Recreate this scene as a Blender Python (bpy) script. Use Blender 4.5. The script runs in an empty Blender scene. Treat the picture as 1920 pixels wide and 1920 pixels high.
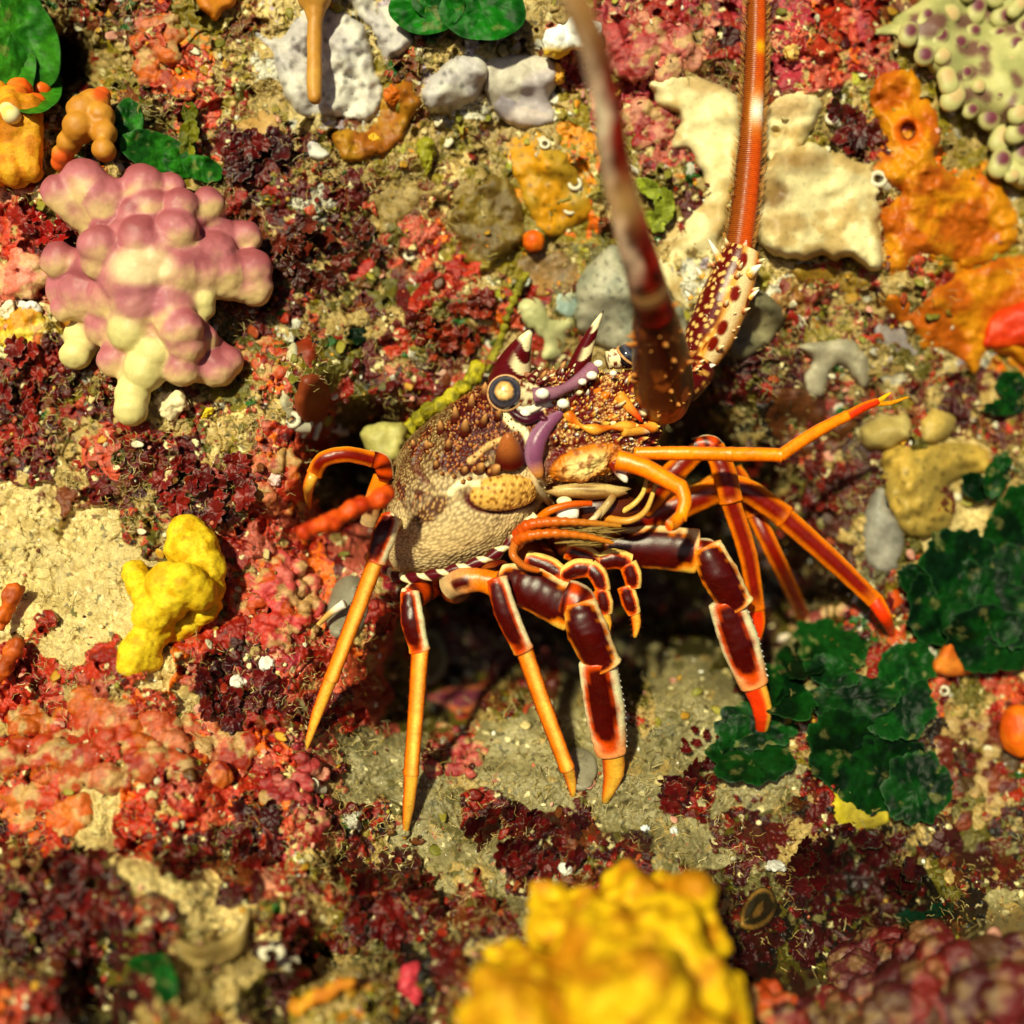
import bpy, math, random
import numpy as np
from mathutils import Vector
from mathutils.geometry import delaunay_2d_cdt

random.seed(7)
RNG = np.random.default_rng(11)
SC = bpy.context.scene
COL = SC.collection
PX = 0.00025          # one photograph pixel at the plane y = 0 is a quarter of a millimetre
D = 0.52              # camera stands 0.52 m in front of that plane

# ------------------------------------------------------------------ camera, light, exposure
cam_data = bpy.data.cameras.new('camera')
cam = bpy.data.objects.new('camera', cam_data)
COL.objects.link(cam)
cam.location = (0, -D, 0)
cam.rotation_euler = (math.radians(90), 0, 0)
cam_data.sensor_width = 36
cam_data.lens = 36 * D / (1920 * PX)
cam_data.clip_start = 0.01
cam_data.clip_end = 20
cam_data.dof.use_dof = True
cam_data.dof.focus_distance = D - 55 * PX
cam_data.dof.aperture_fstop = 2.2
cam_data.dof.aperture_blades = 0
SC.camera = cam

SUN_DIR = Vector((-0.25, -0.88, 0.36)).normalized()      # from the scene towards the light
elev = math.asin(SUN_DIR.z)
azim = math.atan2(SUN_DIR.x, SUN_DIR.y)
world = bpy.data.worlds.new('World')
SC.world = world
world.use_nodes = True
wn = world.node_tree
sky = wn.nodes.new('ShaderNodeTexSky')
sky.sky_type = 'NISHITA'
sky.sun_disc = False
sky.air_density = 0.15
sky.dust_density = 0.3
sky.ozone_density = 0.0
sky.sun_elevation = elev
sky.sun_rotation = azim
wn.nodes['Background'].inputs['Strength'].default_value = 0.05
wn.links.new(sky.outputs[0], wn.nodes['Background'].inputs['Color'])
sun_data = bpy.data.lights.new('sun', 'SUN')
sun_data.energy = 5.0
sun_data.angle = math.radians(3)
sun_data.color = (1.0, 0.96, 0.62)
sun = bpy.data.objects.new('sun', sun_data)
COL.objects.link(sun)
sun.rotation_euler = SUN_DIR.to_track_quat('Z', 'Y').to_euler()
SC.view_settings.view_transform = 'Standard'
SC.view_settings.look = 'None'
SC.view_settings.gamma = 1
SC.view_settings.use_curve_mapping = False
SC.view_settings.exposure = 0.08
SC.cycles.use_denoising = True
SC.cycles.max_bounces = 4
SC.cycles.diffuse_bounces = 2
SC.cycles.glossy_bounces = 2
SC.cycles.transmission_bounces = 3
SC.cycles.caustics_reflective = False
SC.cycles.caustics_refractive = False

# ------------------------------------------------------------------ numeric helpers
def pos(u, v, d):
    u = np.asarray(u, float); v = np.asarray(v, float); d = np.asarray(d, float)
    s = 1 + d * PX / D
    return np.stack([(u - 960) * PX * s, d * PX + 0 * u, (960 - v) * PX * s], -1)

def unpos(p):
    d = p[..., 1] / PX
    s = 1 + p[..., 1] / D
    return p[..., 0] / PX / s + 960, 960 - p[..., 2] / PX / s, d

def h32(*a):
    h = np.zeros(np.broadcast(*a).shape, np.uint32)
    for k, x in enumerate(a):
        h = (h ^ (x.astype(np.int64).astype(np.uint32) * np.uint32([0x9E3779B1, 0x85EBCA77, 0xC2B2AE3D, 0x27D4EB2F][k]))).astype(np.uint32)
        h = (h ^ (h >> np.uint32(15))) * np.uint32(0x2C1B3C6D)
        h = (h ^ (h >> np.uint32(12))) * np.uint32(0x297A2D39)
    h = h ^ (h >> np.uint32(15))
    return h.astype(np.float64) / 4294967296.0

def vnoise(x, y, z=None, seed=0):
    """smooth noise in -1..1 (2D gradient-free lattice noise, 3D when z is given)"""
    x = np.asarray(x, float); y = np.asarray(y, float)
    xi = np.floor(x); yi = np.floor(y)
    fx = x - xi; fy = y - yi
    fx = fx * fx * fx * (fx * (fx * 6 - 15) + 10); fy = fy * fy * fy * (fy * (fy * 6 - 15) + 10)
    sd = np.full(1, seed)
    if z is None:
        a = h32(xi, yi, sd); b = h32(xi + 1, yi, sd); c = h32(xi, yi + 1, sd); e = h32(xi + 1, yi + 1, sd)
        r = (a * (1 - fx) + b * fx) * (1 - fy) + (c * (1 - fx) + e * fx) * fy
        return r * 2 - 1
    z = np.asarray(z, float); zi = np.floor(z); fz = z - zi
    fz = fz * fz * fz * (fz * (fz * 6 - 15) + 10)
    r = 0
    for k in (0, 1):
        a = h32(xi, yi, zi + k, sd); b = h32(xi + 1, yi, zi + k, sd); c = h32(xi, yi + 1, zi + k, sd); e = h32(xi + 1, yi + 1, zi + k, sd)
        q = (a * (1 - fx) + b * fx) * (1 - fy) + (c * (1 - fx) + e * fx) * fy
        r = r + q * (fz if k else 1 - fz)
    return r * 2 - 1

def fbm(x, y, z=None, seed=0, octs=4, gain=0.5):
    r = 0; a = 1; f = 1; t = 0
    for o in range(octs):
        # rotate every octave so that the lattice never lines up
        c, s = math.cos(0.7 * o + 0.4), math.sin(0.7 * o + 0.4)
        xx = (x * c - y * s) * f; yy = (x * s + y * c) * f
        r = r + a * vnoise(xx + 13.7 * o, yy - 7.1 * o, None if z is None else z * f, seed + o); t += a
        a *= gain; f *= 2.03
    return r / t * 1.6

def worley(x, y, seed=0):
    xi = np.floor(x); yi = np.floor(y)
    f1 = np.full(x.shape, 9.0); f2 = np.full(x.shape, 9.0); cid = np.zeros(x.shape)
    s0, s1, s2 = np.full(1, seed), np.full(1, seed + 101), np.full(1, seed + 202)
    for dx in (-1, 0, 1):
        for dy in (-1, 0, 1):
            cx = xi + dx; cy = yi + dy
            px = cx + 0.1 + 0.8 * h32(cx, cy, s0); py = cy + 0.1 + 0.8 * h32(cx, cy, s1)
            dd = (x - px) ** 2 + (y - py) ** 2
            m = dd < f1
            f2 = np.where(m, f1, np.minimum(f2, dd))
            cid = np.where(m, h32(cx, cy, s2), cid)
            f1 = np.where(m, dd, f1)
    return np.sqrt(f1), np.sqrt(f2), cid

def sstep(a, b, x):
    t = np.clip((x - a) / (b - a), 0, 1)
    return t * t * (3 - 2 * t)

def mixc(a, b, t):
    a = np.asarray(a, float); b = np.asarray(b, float); t = np.asarray(t, float)[..., None]
    return a * (1 - t) + b * t

def C(r, g, b):        # 8-bit display colour -> linear
    f = lambda c: ((c / 255 + 0.055) / 1.055) ** 2.4 if c > 10 else c / 255 / 12.92
    return np.array([f(r), f(g), f(b)])

# ------------------------------------------------------------------ materials
def mat(name, rough=0.45, spec=0.5, nscale=900, nvar=0.35, bscale=1500, bump=0.35, bdist=0.0005, sss=0, transm=0, fleck=None, coat=0):
    m = bpy.data.materials.new(name)
    m.use_nodes = True
    nt = m.node_tree; N = nt.nodes; L = nt.links
    b = N['Principled BSDF']
    b.inputs['Roughness'].default_value = rough
    b.inputs['Specular IOR Level'].default_value = spec
    if coat:
        b.inputs['Coat Weight'].default_value = coat
        b.inputs['Coat Roughness'].default_value = 0.12
    at = N.new('ShaderNodeAttribute'); at.attribute_name = 'Col'
    tc = N.new('ShaderNodeTexCoord')
    n1 = N.new('ShaderNodeTexNoise'); n1.inputs['Scale'].default_value = nscale; n1.inputs['Detail'].default_value = 5; n1.inputs['Roughness'].default_value = 0.65
    L.new(tc.outputs['Object'], n1.inputs['Vector'])
    mr = N.new('ShaderNodeMapRange'); mr.inputs[1].default_value = 0.3; mr.inputs[2].default_value = 0.7
    mr.inputs[3].default_value = 1 - nvar; mr.inputs[4].default_value = 1 + nvar
    L.new(n1.outputs['Fac'], mr.inputs[0])
    mx = N.new('ShaderNodeMix'); mx.data_type = 'RGBA'; mx.blend_type = 'MULTIPLY'; mx.inputs[0].default_value = 1
    L.new(at.outputs['Color'], mx.inputs[6]); L.new(mr.outputs[0], mx.inputs[7])
    out = mx.outputs[2]
    if fleck:
        vo = N.new('ShaderNodeTexVoronoi'); vo.inputs['Scale'].default_value = fleck[0]
        L.new(tc.outputs['Object'], vo.inputs['Vector'])
        cr = N.new('ShaderNodeMapRange'); cr.inputs[1].default_value = fleck[1]; cr.inputs[2].default_value = fleck[1] * 1.4; cr.inputs[3].default_value = 1; cr.inputs[4].default_value = 0
        L.new(vo.outputs['Distance'], cr.inputs[0])
        m2 = N.new('ShaderNodeMix'); m2.data_type = 'RGBA'
        m2.inputs[7].default_value = (*fleck[2], 1)
        L.new(cr.outputs[0], m2.inputs[0]); L.new(out, m2.inputs[6]); out = m2.outputs[2]
    L.new(out, b.inputs['Base Color'])
    if bump:
        n2 = N.new('ShaderNodeTexNoise'); n2.inputs['Scale'].default_value = bscale; n2.inputs['Detail'].default_value = 4; n2.inputs['Roughness'].default_value = 0.7
        L.new(tc.outputs['Object'], n2.inputs['Vector'])
        bp = N.new('ShaderNodeBump'); bp.inputs['Strength'].default_value = bump; bp.inputs['Distance'].default_value = bdist
        L.new(n2.outputs['Fac'], bp.inputs['Height']); L.new(bp.outputs[0], b.inputs['Normal'])
    if sss:
        b.inputs['Subsurface Weight'].default_value = sss
        b.inputs['Subsurface Radius'].default_value = (1, 0.5, 0.3)
        b.inputs['Subsurface Scale'].default_value = 0.003
    if transm:
        b.inputs['Transmission Weight'].default_value = transm
    return m

M_ROCK = mat('reef_crust', 0.32, 0.55, 1300, 0.35, 1900, 0.6, 0.0006)
M_FLAKE = mat('algae_flake', 0.34, 0.4, 600, 0.3, 1800, 0.4)
M_HAIR = mat('turf_hair', 0.6, 0.3, 800, 0.3, 900, 0)
M_SPONGE = mat('sponge_skin', 0.5, 0.3, 420, 0.14, 1500, 0.22, 0.0004, sss=0.06)
M_VELVET = mat('sponge_velvet', 0.5, 0.35, 500, 0.07, 3000, 0.12, 0.0002, sss=0.12)
M_YELLOW = mat('yellow_sponge_skin', 0.6, 0.25, 900, 0.25, 1300, 0.5, 0.0006, fleck=(620, 0.12, (0.34, 0.20, 0.02)))
M_ALGA = mat('green_alga_skin', 0.4, 0.12, 260, 0.5, 1500, 0.4, 0.0004)
M_SHELL = mat('lobster_shell', 0.26, 0.3, 900, 0.2, 2000, 0.25, 0.0003, fleck=(1000, 0.10, (0.16, 0.03, 0.004)))
M_GRAIN = mat('lobster_granular_shell', 0.42, 0.3, 1500, 0.2, 2600, 0.3, 0.0003)
M_EYE = mat('eye_lens', 0.08, 0.6, 900, 0.05, 900, 0, coat=0.5)

# ------------------------------------------------------------------ mesh builders
def add_mesh(name, verts, faces, cols, material, parent=None, loc=None, smooth=True):
    """one mesh object; verts in world space, faces a list of (n,3)/(n,4) index arrays"""
    verts = np.asarray(verts, float)
    if parent is not None:
        loc = np.array(parent['_base'])
    elif loc is None:
        lo, hi = verts.min(0), verts.max(0)
        loc = np.array([(lo[0] + hi[0]) / 2, (lo[1] + hi[1]) / 2, lo[2]])
    vv = (verts - loc).astype(np.float32)
    me = bpy.data.meshes.new(name)
    if not isinstance(faces, list):
        faces = [faces]
    faces = [np.asarray(f, np.int32) for f in faces if len(f)]
    nl = sum(f.size for f in faces); nf = sum(len(f) for f in faces)
    me.vertices.add(len(vv)); me.vertices.foreach_set('co', vv.ravel())
    me.loops.add(nl); me.loops.foreach_set('vertex_index', np.concatenate([f.ravel() for f in faces]))
    me.polygons.add(nf)
    tot = np.concatenate([np.full(len(f), f.shape[1], np.int32) for f in faces])
    me.polygons.foreach_set('loop_start', np.concatenate([[0], np.cumsum(tot)[:-1]]).astype(np.int32))
    me.polygons.foreach_set('loop_total', tot)
    me.polygons.foreach_set('use_smooth', np.full(nf, smooth))
    me.update(calc_edges=True)
    me.validate()
    set_cols(me, cols)
    me.materials.append(material)
    o = bpy.data.objects.new(name, me)
    COL.objects.link(o)
    if parent is not None:
        o.parent = parent
        o['_base'] = list(parent['_base'])
        o.location = (0, 0, 0)
    else:
        o.location = loc
        o['_base'] = [float(x) for x in loc]
    return o

def set_cols(me, cols):
    n = len(me.vertices)
    cols = np.broadcast_to(np.asarray(cols, float), (n, 3))
    at = me.color_attributes.new('Col', 'FLOAT_COLOR', 'POINT')
    at.data.foreach_set('color', np.concatenate([np.clip(cols, 0, 0.95), np.ones((n, 1))], 1).astype(np.float32).ravel())

def tag(o, label, cat, group=None, kind=None):
    o['label'] = label
    if cat: o['category'] = cat
    if group: o['group'] = group
    if kind: o['kind'] = kind
    return o

def empty(name, base):
    o = bpy.data.objects.new(name, None)
    o.empty_display_size = 0.01
    COL.objects.link(o)
    base = [float(x) for x in base]
    o.location = base
    o['_base'] = base
    return o

def grid_faces(nu, nv, wrap=False):
    """rows nu, columns nv; wrap joins last column to the first"""
    i = np.arange(nu - 1)[:, None]; j = np.arange(nv if wrap else nv - 1)[None, :]
    j2 = (j + 1) % nv
    a = i * nv + j; b = i * nv + j2; c = (i + 1) * nv + j2; d = (i + 1) * nv + j
    return np.stack([a, b, c, d], -1).reshape(-1, 4)

class Batch:
    """collects pieces that form one mesh"""
    def __init__(s): s.v = []; s.f3 = []; s.f4 = []; s.c = []; s.n = 0
    def add(s, v, f, c):
        v = np.asarray(v, float); f = np.asarray(f, np.int64)
        s.v.append(v); s.c.append(np.broadcast_to(np.asarray(c, float), (len(v), 3)))
        (s.f3 if f.shape[1] == 3 else s.f4).append(f + s.n); s.n += len(v)
    def build(s, name, material, parent=None, smooth=True):
        fs = []
        if s.f4: fs.append(np.concatenate(s.f4))
        if s.f3: fs.append(np.concatenate(s.f3))
        return add_mesh(name, np.concatenate(s.v), fs, np.concatenate(s.c), material, parent, smooth=smooth)

def catmull(pts, n, closed=False):
    pts = np.asarray(pts, float); m = len(pts)
    if m == 2 and not closed:
        t = np.linspace(0, 1, n)[:, None]; return pts[0] * (1 - t) + pts[1] * t
    k = m if closed else m - 1
    t = np.linspace(0, k, n, endpoint=not closed)
    i = np.minimum(np.floor(t).astype(int), k - 1); f = (t - i)[:, None]
    g = (lambda q: pts[q % m]) if closed else (lambda q: pts[np.clip(q, 0, m - 1)])
    p0, p1, p2, p3 = g(i - 1), g(i), g(i + 1), g(i + 2)
    return 0.5 * ((2 * p1) + (p2 - p0) * f + (2 * p0 - 5 * p1 + 4 * p2 - p3) * f * f + (3 * p1 - p0 - 3 * p2 + p3) * f ** 3)

VIEW = np.array([0, -1.0, 0])
def tube_arrays(path, rw, rt, sides=20, colf=None, side_ref=(1, 0, 0.8), capf=True):
    """path (n,3) world; rw half width across, rt half thickness; colf(t, phi) -> colours, phi = 0 on the side that faces outwards (-y)"""
    path = np.asarray(path, float); n = len(path)
    rw = np.broadcast_to(np.asarray(rw, float), (n,)); rt = np.broadcast_to(np.asarray(rt, float), (n,))
    tg = np.gradient(path, axis=0); tg /= np.linalg.norm(tg, axis=1)[:, None] + 1e-12
    e1 = np.cross(tg, VIEW); bad = np.linalg.norm(e1, axis=1) < 0.15
    e1[bad] = np.cross(tg[bad], np.array([0.5, -0.2, 0.8]))
    e1 /= np.linalg.norm(e1, axis=1)[:, None]
    if np.dot(e1.mean(0), np.asarray(side_ref)) < 0: e1 = -e1
    e2 = np.cross(e1, tg); e2 /= np.linalg.norm(e2, axis=1)[:, None]
    if e2[:, 1].mean() > 0: e2 = -e2
    ph = np.linspace(-math.pi, math.pi, sides, endpoint=False)
    v = path[:, None] + e1[:, None] * (rw[:, None] * np.sin(ph))[..., None] + e2[:, None] * (rt[:, None] * np.cos(ph))[..., None]
    s = np.concatenate([[0], np.cumsum(np.linalg.norm(np.diff(path, axis=0), axis=1))]); s /= s[-1] + 1e-12
    T, PH = np.meshgrid(s, ph, indexing='ij')
    c = colf(T, PH) if colf else np.ones((n, sides, 3)) * 0.5
    V = v.reshape(-1, 3); Cc = np.broadcast_to(c, (n, sides, 3)).reshape(-1, 3)
    F = grid_faces(n, sides, True)
    # caps: a centre vertex at both ends, as degenerate-free quads' triangles
    V = np.concatenate([V, path[:1], path[-1:]]); Cc = np.concatenate([Cc, Cc[:1], Cc[-2:-1]])
    a = np.arange(sides); b = (a + 1) % sides
    F3 = np.concatenate([np.stack([np.full(sides, len(V) - 2), b, a], 1), np.stack([np.full(sides, len(V) - 1), (n - 1) * sides + a, (n - 1) * sides + b], 1)])
    return V, F, F3, Cc

def add_tube(batch, path, rw, rt=None, sides=16, colf=None, side_ref=(1, 0, 0.8)):
    V, F, F3, Cc = tube_arrays(path, rw, rw if rt is None else rt, sides, colf, side_ref)
    n0 = batch.n
    batch.v.append(V); batch.c.append(Cc); batch.f4.append(F + n0); batch.f3.append(F3 + n0); batch.n += len(V)

def ico(sub=3):
    import bmesh
    bm = bmesh.new(); bmesh.ops.create_icosphere(bm, subdivisions=sub, radius=1)
    v = np.array([x.co[:] for x in bm.verts]); f = np.array([[q.index for q in p.verts] for p in bm.faces]); bm.free()
    return v, f
ICO1, ICO2, ICO3 = ico(1), ico(2), ico(3)

def add_ball(batch, c, r, col, tmpl=None, scale=(1, 1, 1)):
    v, f = tmpl or ICO2
    batch.add(np.asarray(c) + v * r * np.asarray(scale), f, col)

def add_cone(batch, base, tip, r, colf, sides=10, n=8, power=0.8, bend=None):
    base = np.asarray(base, float); tip = np.asarray(tip, float)
    t = np.linspace(0, 1, n)[:, None]
    path = base * (1 - t) + tip * t
    if bend is not None: path = path + np.asarray(bend) * (4 * t * (1 - t))
    rr = r * (1 - t[:, 0]) ** power + r * 0.03
    add_tube(batch, path, rr, rr, sides, colf)

# ------------------------------------------------------------------ the reef wall: depth and cover
CLASSMAP = [
    "GXXRABWWWWWWWOPPPPPRPOOO",
    "GKBRRBWWWXWWOPPPPMPRPOOO",
    "GGOXRBBWWOWWWOPPBBXOOPOO",
    "YOGGXMMXOOOBOAOPBBBBMAOO",
    "YYRXBMXXXBBOAAOOXBBBBAAO",
    "RMXXXMMXXRBOAAOXBBBBBAAO",
    "PPXXXXMXXXROOOOXWBWXXXAA",
    "YYXXXXXXXXXRXOOWWXXOXXAA",
    "MMXXXBRXXXXXRXWXDDDXWXWA",
    "MXXBBXBRDXXXOXXXDDDMXXMX",
    "MBRXMBRRKXTOXXXXKDDXDXTX",
    "TBMXMMRRKKTXXXXKKKDDDMTX",
    "TTTXXRRRPKXXXXXKKKDDDXTO",
    "TTTTRRRRPXKKKKKKKKKDDXXX",
    "TTTRRRPRROKKKKKKKKKDXXXX",
    "RRRTRMPRRKKKKKKFFKFXPXXR",
    "RRRRTMMMRKKXXFXFFFFFXRXR",
    "RRRRRRRPFFXFFFFFFFXXXDDO",
    "RRTRRRTPFFFFFFFFMFFMDDDX",
    "MRTRMMRPXFFMMMFFFMDDDDDD",
    "MMMTTMPXMMFFMMMFDDDKKDDD",
    "MMMMTTXXDMMMFMXXXDKKKKDF",
    "MMKMBTTKDDMXXXXXXDKKKPPP",
    "RMKXBBKOOKXOXXXXDDDPPPPP",
]
CMAP = np.array([[ord(c) for c in r] for r in CLASSMAP])

# (u, v, depth) in photograph pixels of 0.25 mm, positive = farther from the camera; right side tilted from the light to darken
DEPTH = [
    (-300, 100, 130), (-300, 900, 80), (-300, 1500, -110), (-300, 2100, -620),
    (60, 60, 60), (60, 300, 20), (60, 560, 20), (60, 800, 50), (60, 1000, 30), (60, 1250, -50), (60, 1500, -160), (60, 1720, -280), (60, 1900, -390),
    (280, 60, 40), (280, 250, 30), (280, 480, 10), (280, 700, 20), (280, 900, 0), (280, 1100, -30), (280, 1300, -110), (280, 1500, -200), (280, 1720, -330), (280, 1900, -460),
    (500, 60, 50), (500, 260, 50), (500, 480, 50), (500, 700, 20), (500, 880, 0), (500, 1100, 0), (500, 1250, -40), (500, 1400, -80), (500, 1550, -150), (500, 1720, -280), (500, 1900, -420),
    (720, 60, 60), (720, 260, 90), (720, 480, 90), (720, 700, 80), (680, 850, 170), (660, 960, 140), (640, 1100, 60), (640, 1250, 30), (700, 1420, 20), (720, 1560, -50), (720, 1720, -200), (720, 1900, -400),
    (960, 60, 60), (960, 260, 100), (960, 480, 120), (960, 700, 150), (960, 900, 240), (960, 1100, 300), (900, 1230, 220), (900, 1360, 70), (920, 1500, -10), (960, 1640, -130), (960, 1760, -270), (960, 1900, -430),
    (1200, 60, 70), (1200, 260, 100), (1200, 480, 110), (1200, 680, 190), (1200, 900, 300), (1200, 1100, 330), (1200, 1240, 180), (1200, 1360, 70), (1200, 1500, 0), (1200, 1640, -120), (1200, 1760, -270), (1200, 1900, -440),
    (1440, 60, 80), (1440, 260, 90), (1440, 480, 100), (1440, 680, 145), (1440, 880, 235), (1440, 1080, 255), (1440, 1220, 145), (1440, 1360, 85), (1440, 1500, 25), (1440, 1640, -55), (1440, 1760, -170), (1440, 1900, -360),
    (1680, 60, 130), (1680, 260, 140), (1680, 480, 140), (1680, 680, 180), (1680, 880, 170), (1680, 1080, 170), (1680, 1240, 150), (1680, 1400, 130), (1680, 1560, 90), (1680, 1680, 30), (1680, 1780, -190), (1680, 1900, -380),
    (1880, 60, 200), (1880, 260, 200), (1880, 480, 210), (1880, 680, 250), (1880, 880, 240), (1880, 1080, 220), (1880, 1240, 210), (1880, 1400, 190), (1880, 1560, 140), (1880, 1680, 40), (1880, 1780, -300), (1880, 1900, -430),
    (2250, 100, 400), (2250, 900, 400), (2250, 1500, 270), (2250, 2100, -640), (900, -300, 10), (1500, -300, 20), (200, -300, -20), (960, 2250, -700), (400, 2250, -700), (1500, 2250, -700),
]
DEPTH = np.array(DEPTH, float)

def base_depth(u, v):
    """broad shape of the rock: weighted mean of the chosen depths plus the cave and a slow roll"""
    u = np.asarray(u, float); v = np.asarray(v, float)
    shp = u.shape; uf = u.ravel(); vf = v.ravel()
    num = np.zeros(uf.size); den = np.zeros(uf.size)
    for a, b, d in DEPTH:
        w = 1 / (((uf - a) ** 2 + (vf - b) ** 2) / 95.0 ** 2 + 0.25) ** 2.2
        num += w * d; den += w
    d = num / den
    k = 0
    for r in range(24):
        for c in range(24):
            if CLASSMAP[r][c] == 'K':
                amp = 1.0 if r < 17 else 0.45
                k = k + amp * np.exp(-(((uf - 40 - 80 * c) / 60) ** 2 + ((vf - 40 - 80 * r) / 55) ** 2))
    d = d + 260 * np.clip(k, 0, 1.15)
    d = d + 16 * fbm(uf / 230, vf / 230, None, 5, 2) + 20 * fbm(uf / 95, vf / 95, None, 9, 3)
    return d.reshape(shp)

# tabulated once, then looked up
_GU = np.arange(-700, 2621, 10.0); _GV = np.arange(-700, 2621, 10.0)
_TD = base_depth(*np.meshgrid(_GU, _GV))
def td(u, v):
    u = np.clip((np.asarray(u, float) + 700) / 10, 0, len(_GU) - 1.001); v = np.clip((np.asarray(v, float) + 700) / 10, 0, len(_GV) - 1.001)
    i = u.astype(int); j = v.astype(int); fu = u - i; fv = v - j
    return (_TD[j, i] * (1 - fu) + _TD[j, i + 1] * fu) * (1 - fv) + (_TD[j + 1, i] * (1 - fu) + _TD[j + 1, i + 1] * fu) * fv

TAN = C(205, 180, 118); TAN2 = C(176, 148, 88); SILT = C(150, 138, 96); SILT2 = C(110, 102, 60)
RED = C(176, 44, 18); RED2 = C(140, 24, 10); CORAL = C(190, 76, 46); PINK = C(184, 88, 70); PINKL = C(214, 140, 112)
MAROON = C(88, 12, 12); MAROON2 = C(58, 6, 14); BROWN = C(110, 52, 20); OLIVE = C(130, 112, 22); OLIVE2 = C(92, 84, 24)
AMBER = C(205, 130, 8); ORANGE = C(226, 104, 14); YEL = C(238, 200, 70); CREAM = C(240, 224, 168); WHITEG = C(200, 194, 176); LILAC = C(176, 160, 172)
MAG = C(156, 40, 54); BLACK = C(24, 18, 14); GREEN = C(28, 84, 16); GREEN2 = C(12, 48, 14); LIME = C(170, 168, 40)
#        palette [(colour, weight)], big-lump height, small-lump height, silt share, silt colour, turf share
KIND = {
    'T': ([(TAN, 5), (TAN2, 2), (CREAM, .5), (BROWN, .3), (OLIVE2, .3)], 3, 2.0, .55, TAN),
    'F': ([(SILT, 5), (SILT2, 3), (TAN2, 1.5), (MAROON, .5), (OLIVE2, 1), (PINK, .3)], 5, 2.5, .60, SILT),
    'R': ([(RED, 4), (CORAL, 4), (RED2, 3), (PINK, 1.6), (ORANGE, 1.2), (TAN, 1.2), (MAROON, 1.4)], 13, 5, .20, TAN2),
    'P': ([(PINK, 3), (MAG, 3), (RED2, 2.5), (PINKL, .8), (MAROON, 1.6), (TAN, 1.0), (CORAL, 1)], 8, 4, .18, TAN2),
    'M': ([(MAROON, 5), (MAROON2, 4), (RED2, 1.6), (BROWN, 1.0), (TAN2, .9), (OLIVE2, .6)], 14, 6, .14, SILT),
    'X': ([(RED2, 2.4), (MAROON, 2.2), (BROWN, 2.4), (OLIVE, 2.4), (TAN2, 2.2), (OLIVE2, 2.0), (CORAL, .8), (WHITEG, .4), (GREEN, .4), (RED, .5), (PINK, .4), (BLACK, 1.3), (MAROON2, 1)], 13, 6, .24, TAN2),  # sprinkled black cells paint dark pockets into the cover
    'O': ([(OLIVE, 4), (AMBER, 1.2), (OLIVE2, 2), (TAN2, 2), (BROWN, 1.2), (LIME, 1), (WHITEG, .4)], 9, 4, .3, TAN2),
    'A': ([(AMBER, 4), (OLIVE, 2.6), (ORANGE, 1.2), (TAN2, .8)], 6, 2.5, .15, TAN2),
    'W': ([(WHITEG, 3), (LILAC, 1.4), (TAN, 2), (TAN2, 2), (OLIVE, 1.2), (BROWN, .7)], 10, 3.5, .35, TAN),
    'K': ([(MAROON2, 3), (BLACK, 4), (OLIVE2, 1.6), (MAROON, 1.2), (SILT2, .7)], 12, 5, .1, SILT2),  # near-black cover paints the cave's darkness into the colour
    'B': ([(TAN2, 4), (TAN, 2), (OLIVE, 1.3), (BROWN, 1.5), (RED2, 1.2), (OLIVE2, 1)], 9, 5, .33, TAN2),
    'G': ([(OLIVE2, 2), (GREEN, 1.5), (TAN2, 1.4), (BROWN, 1.2), (BLACK, 1.2), (MAROON, 1.2)], 12, 5, .2, TAN2),
    'D': ([(MAROON2, 3), (MAROON, 2.4), (BROWN * .55, 2), (OLIVE2, 1.8), (BLACK, 2), (TAN2, .8), (RED2, .8), (SILT2, 1.2)], 13, 6, .18, SILT2),  # dark brown cover; low on the right it also paints the light's falloff
    'Y': ([(YEL, 2), (CREAM, 1.6), (ORANGE, 1.6), (CORAL, 1.5), (PINKL, .9), (AMBER, 1.2), (TAN, 2)], 10, 4, .3, CREAM),
}

def class_at(u, v):
    """cover class at every point, with ragged borders"""
    wu = u + 46 * fbm(u / 120, v / 120, None, 21, 4, .6); wv = v + 46 * fbm(u / 120, v / 120, None, 33, 4, .6)
    c = np.clip(np.floor(wu / 80), 0, 23).astype(int); r = np.clip(np.floor(wv / 80), 0, 23).astype(int)
    return CMAP[r, c]

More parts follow.
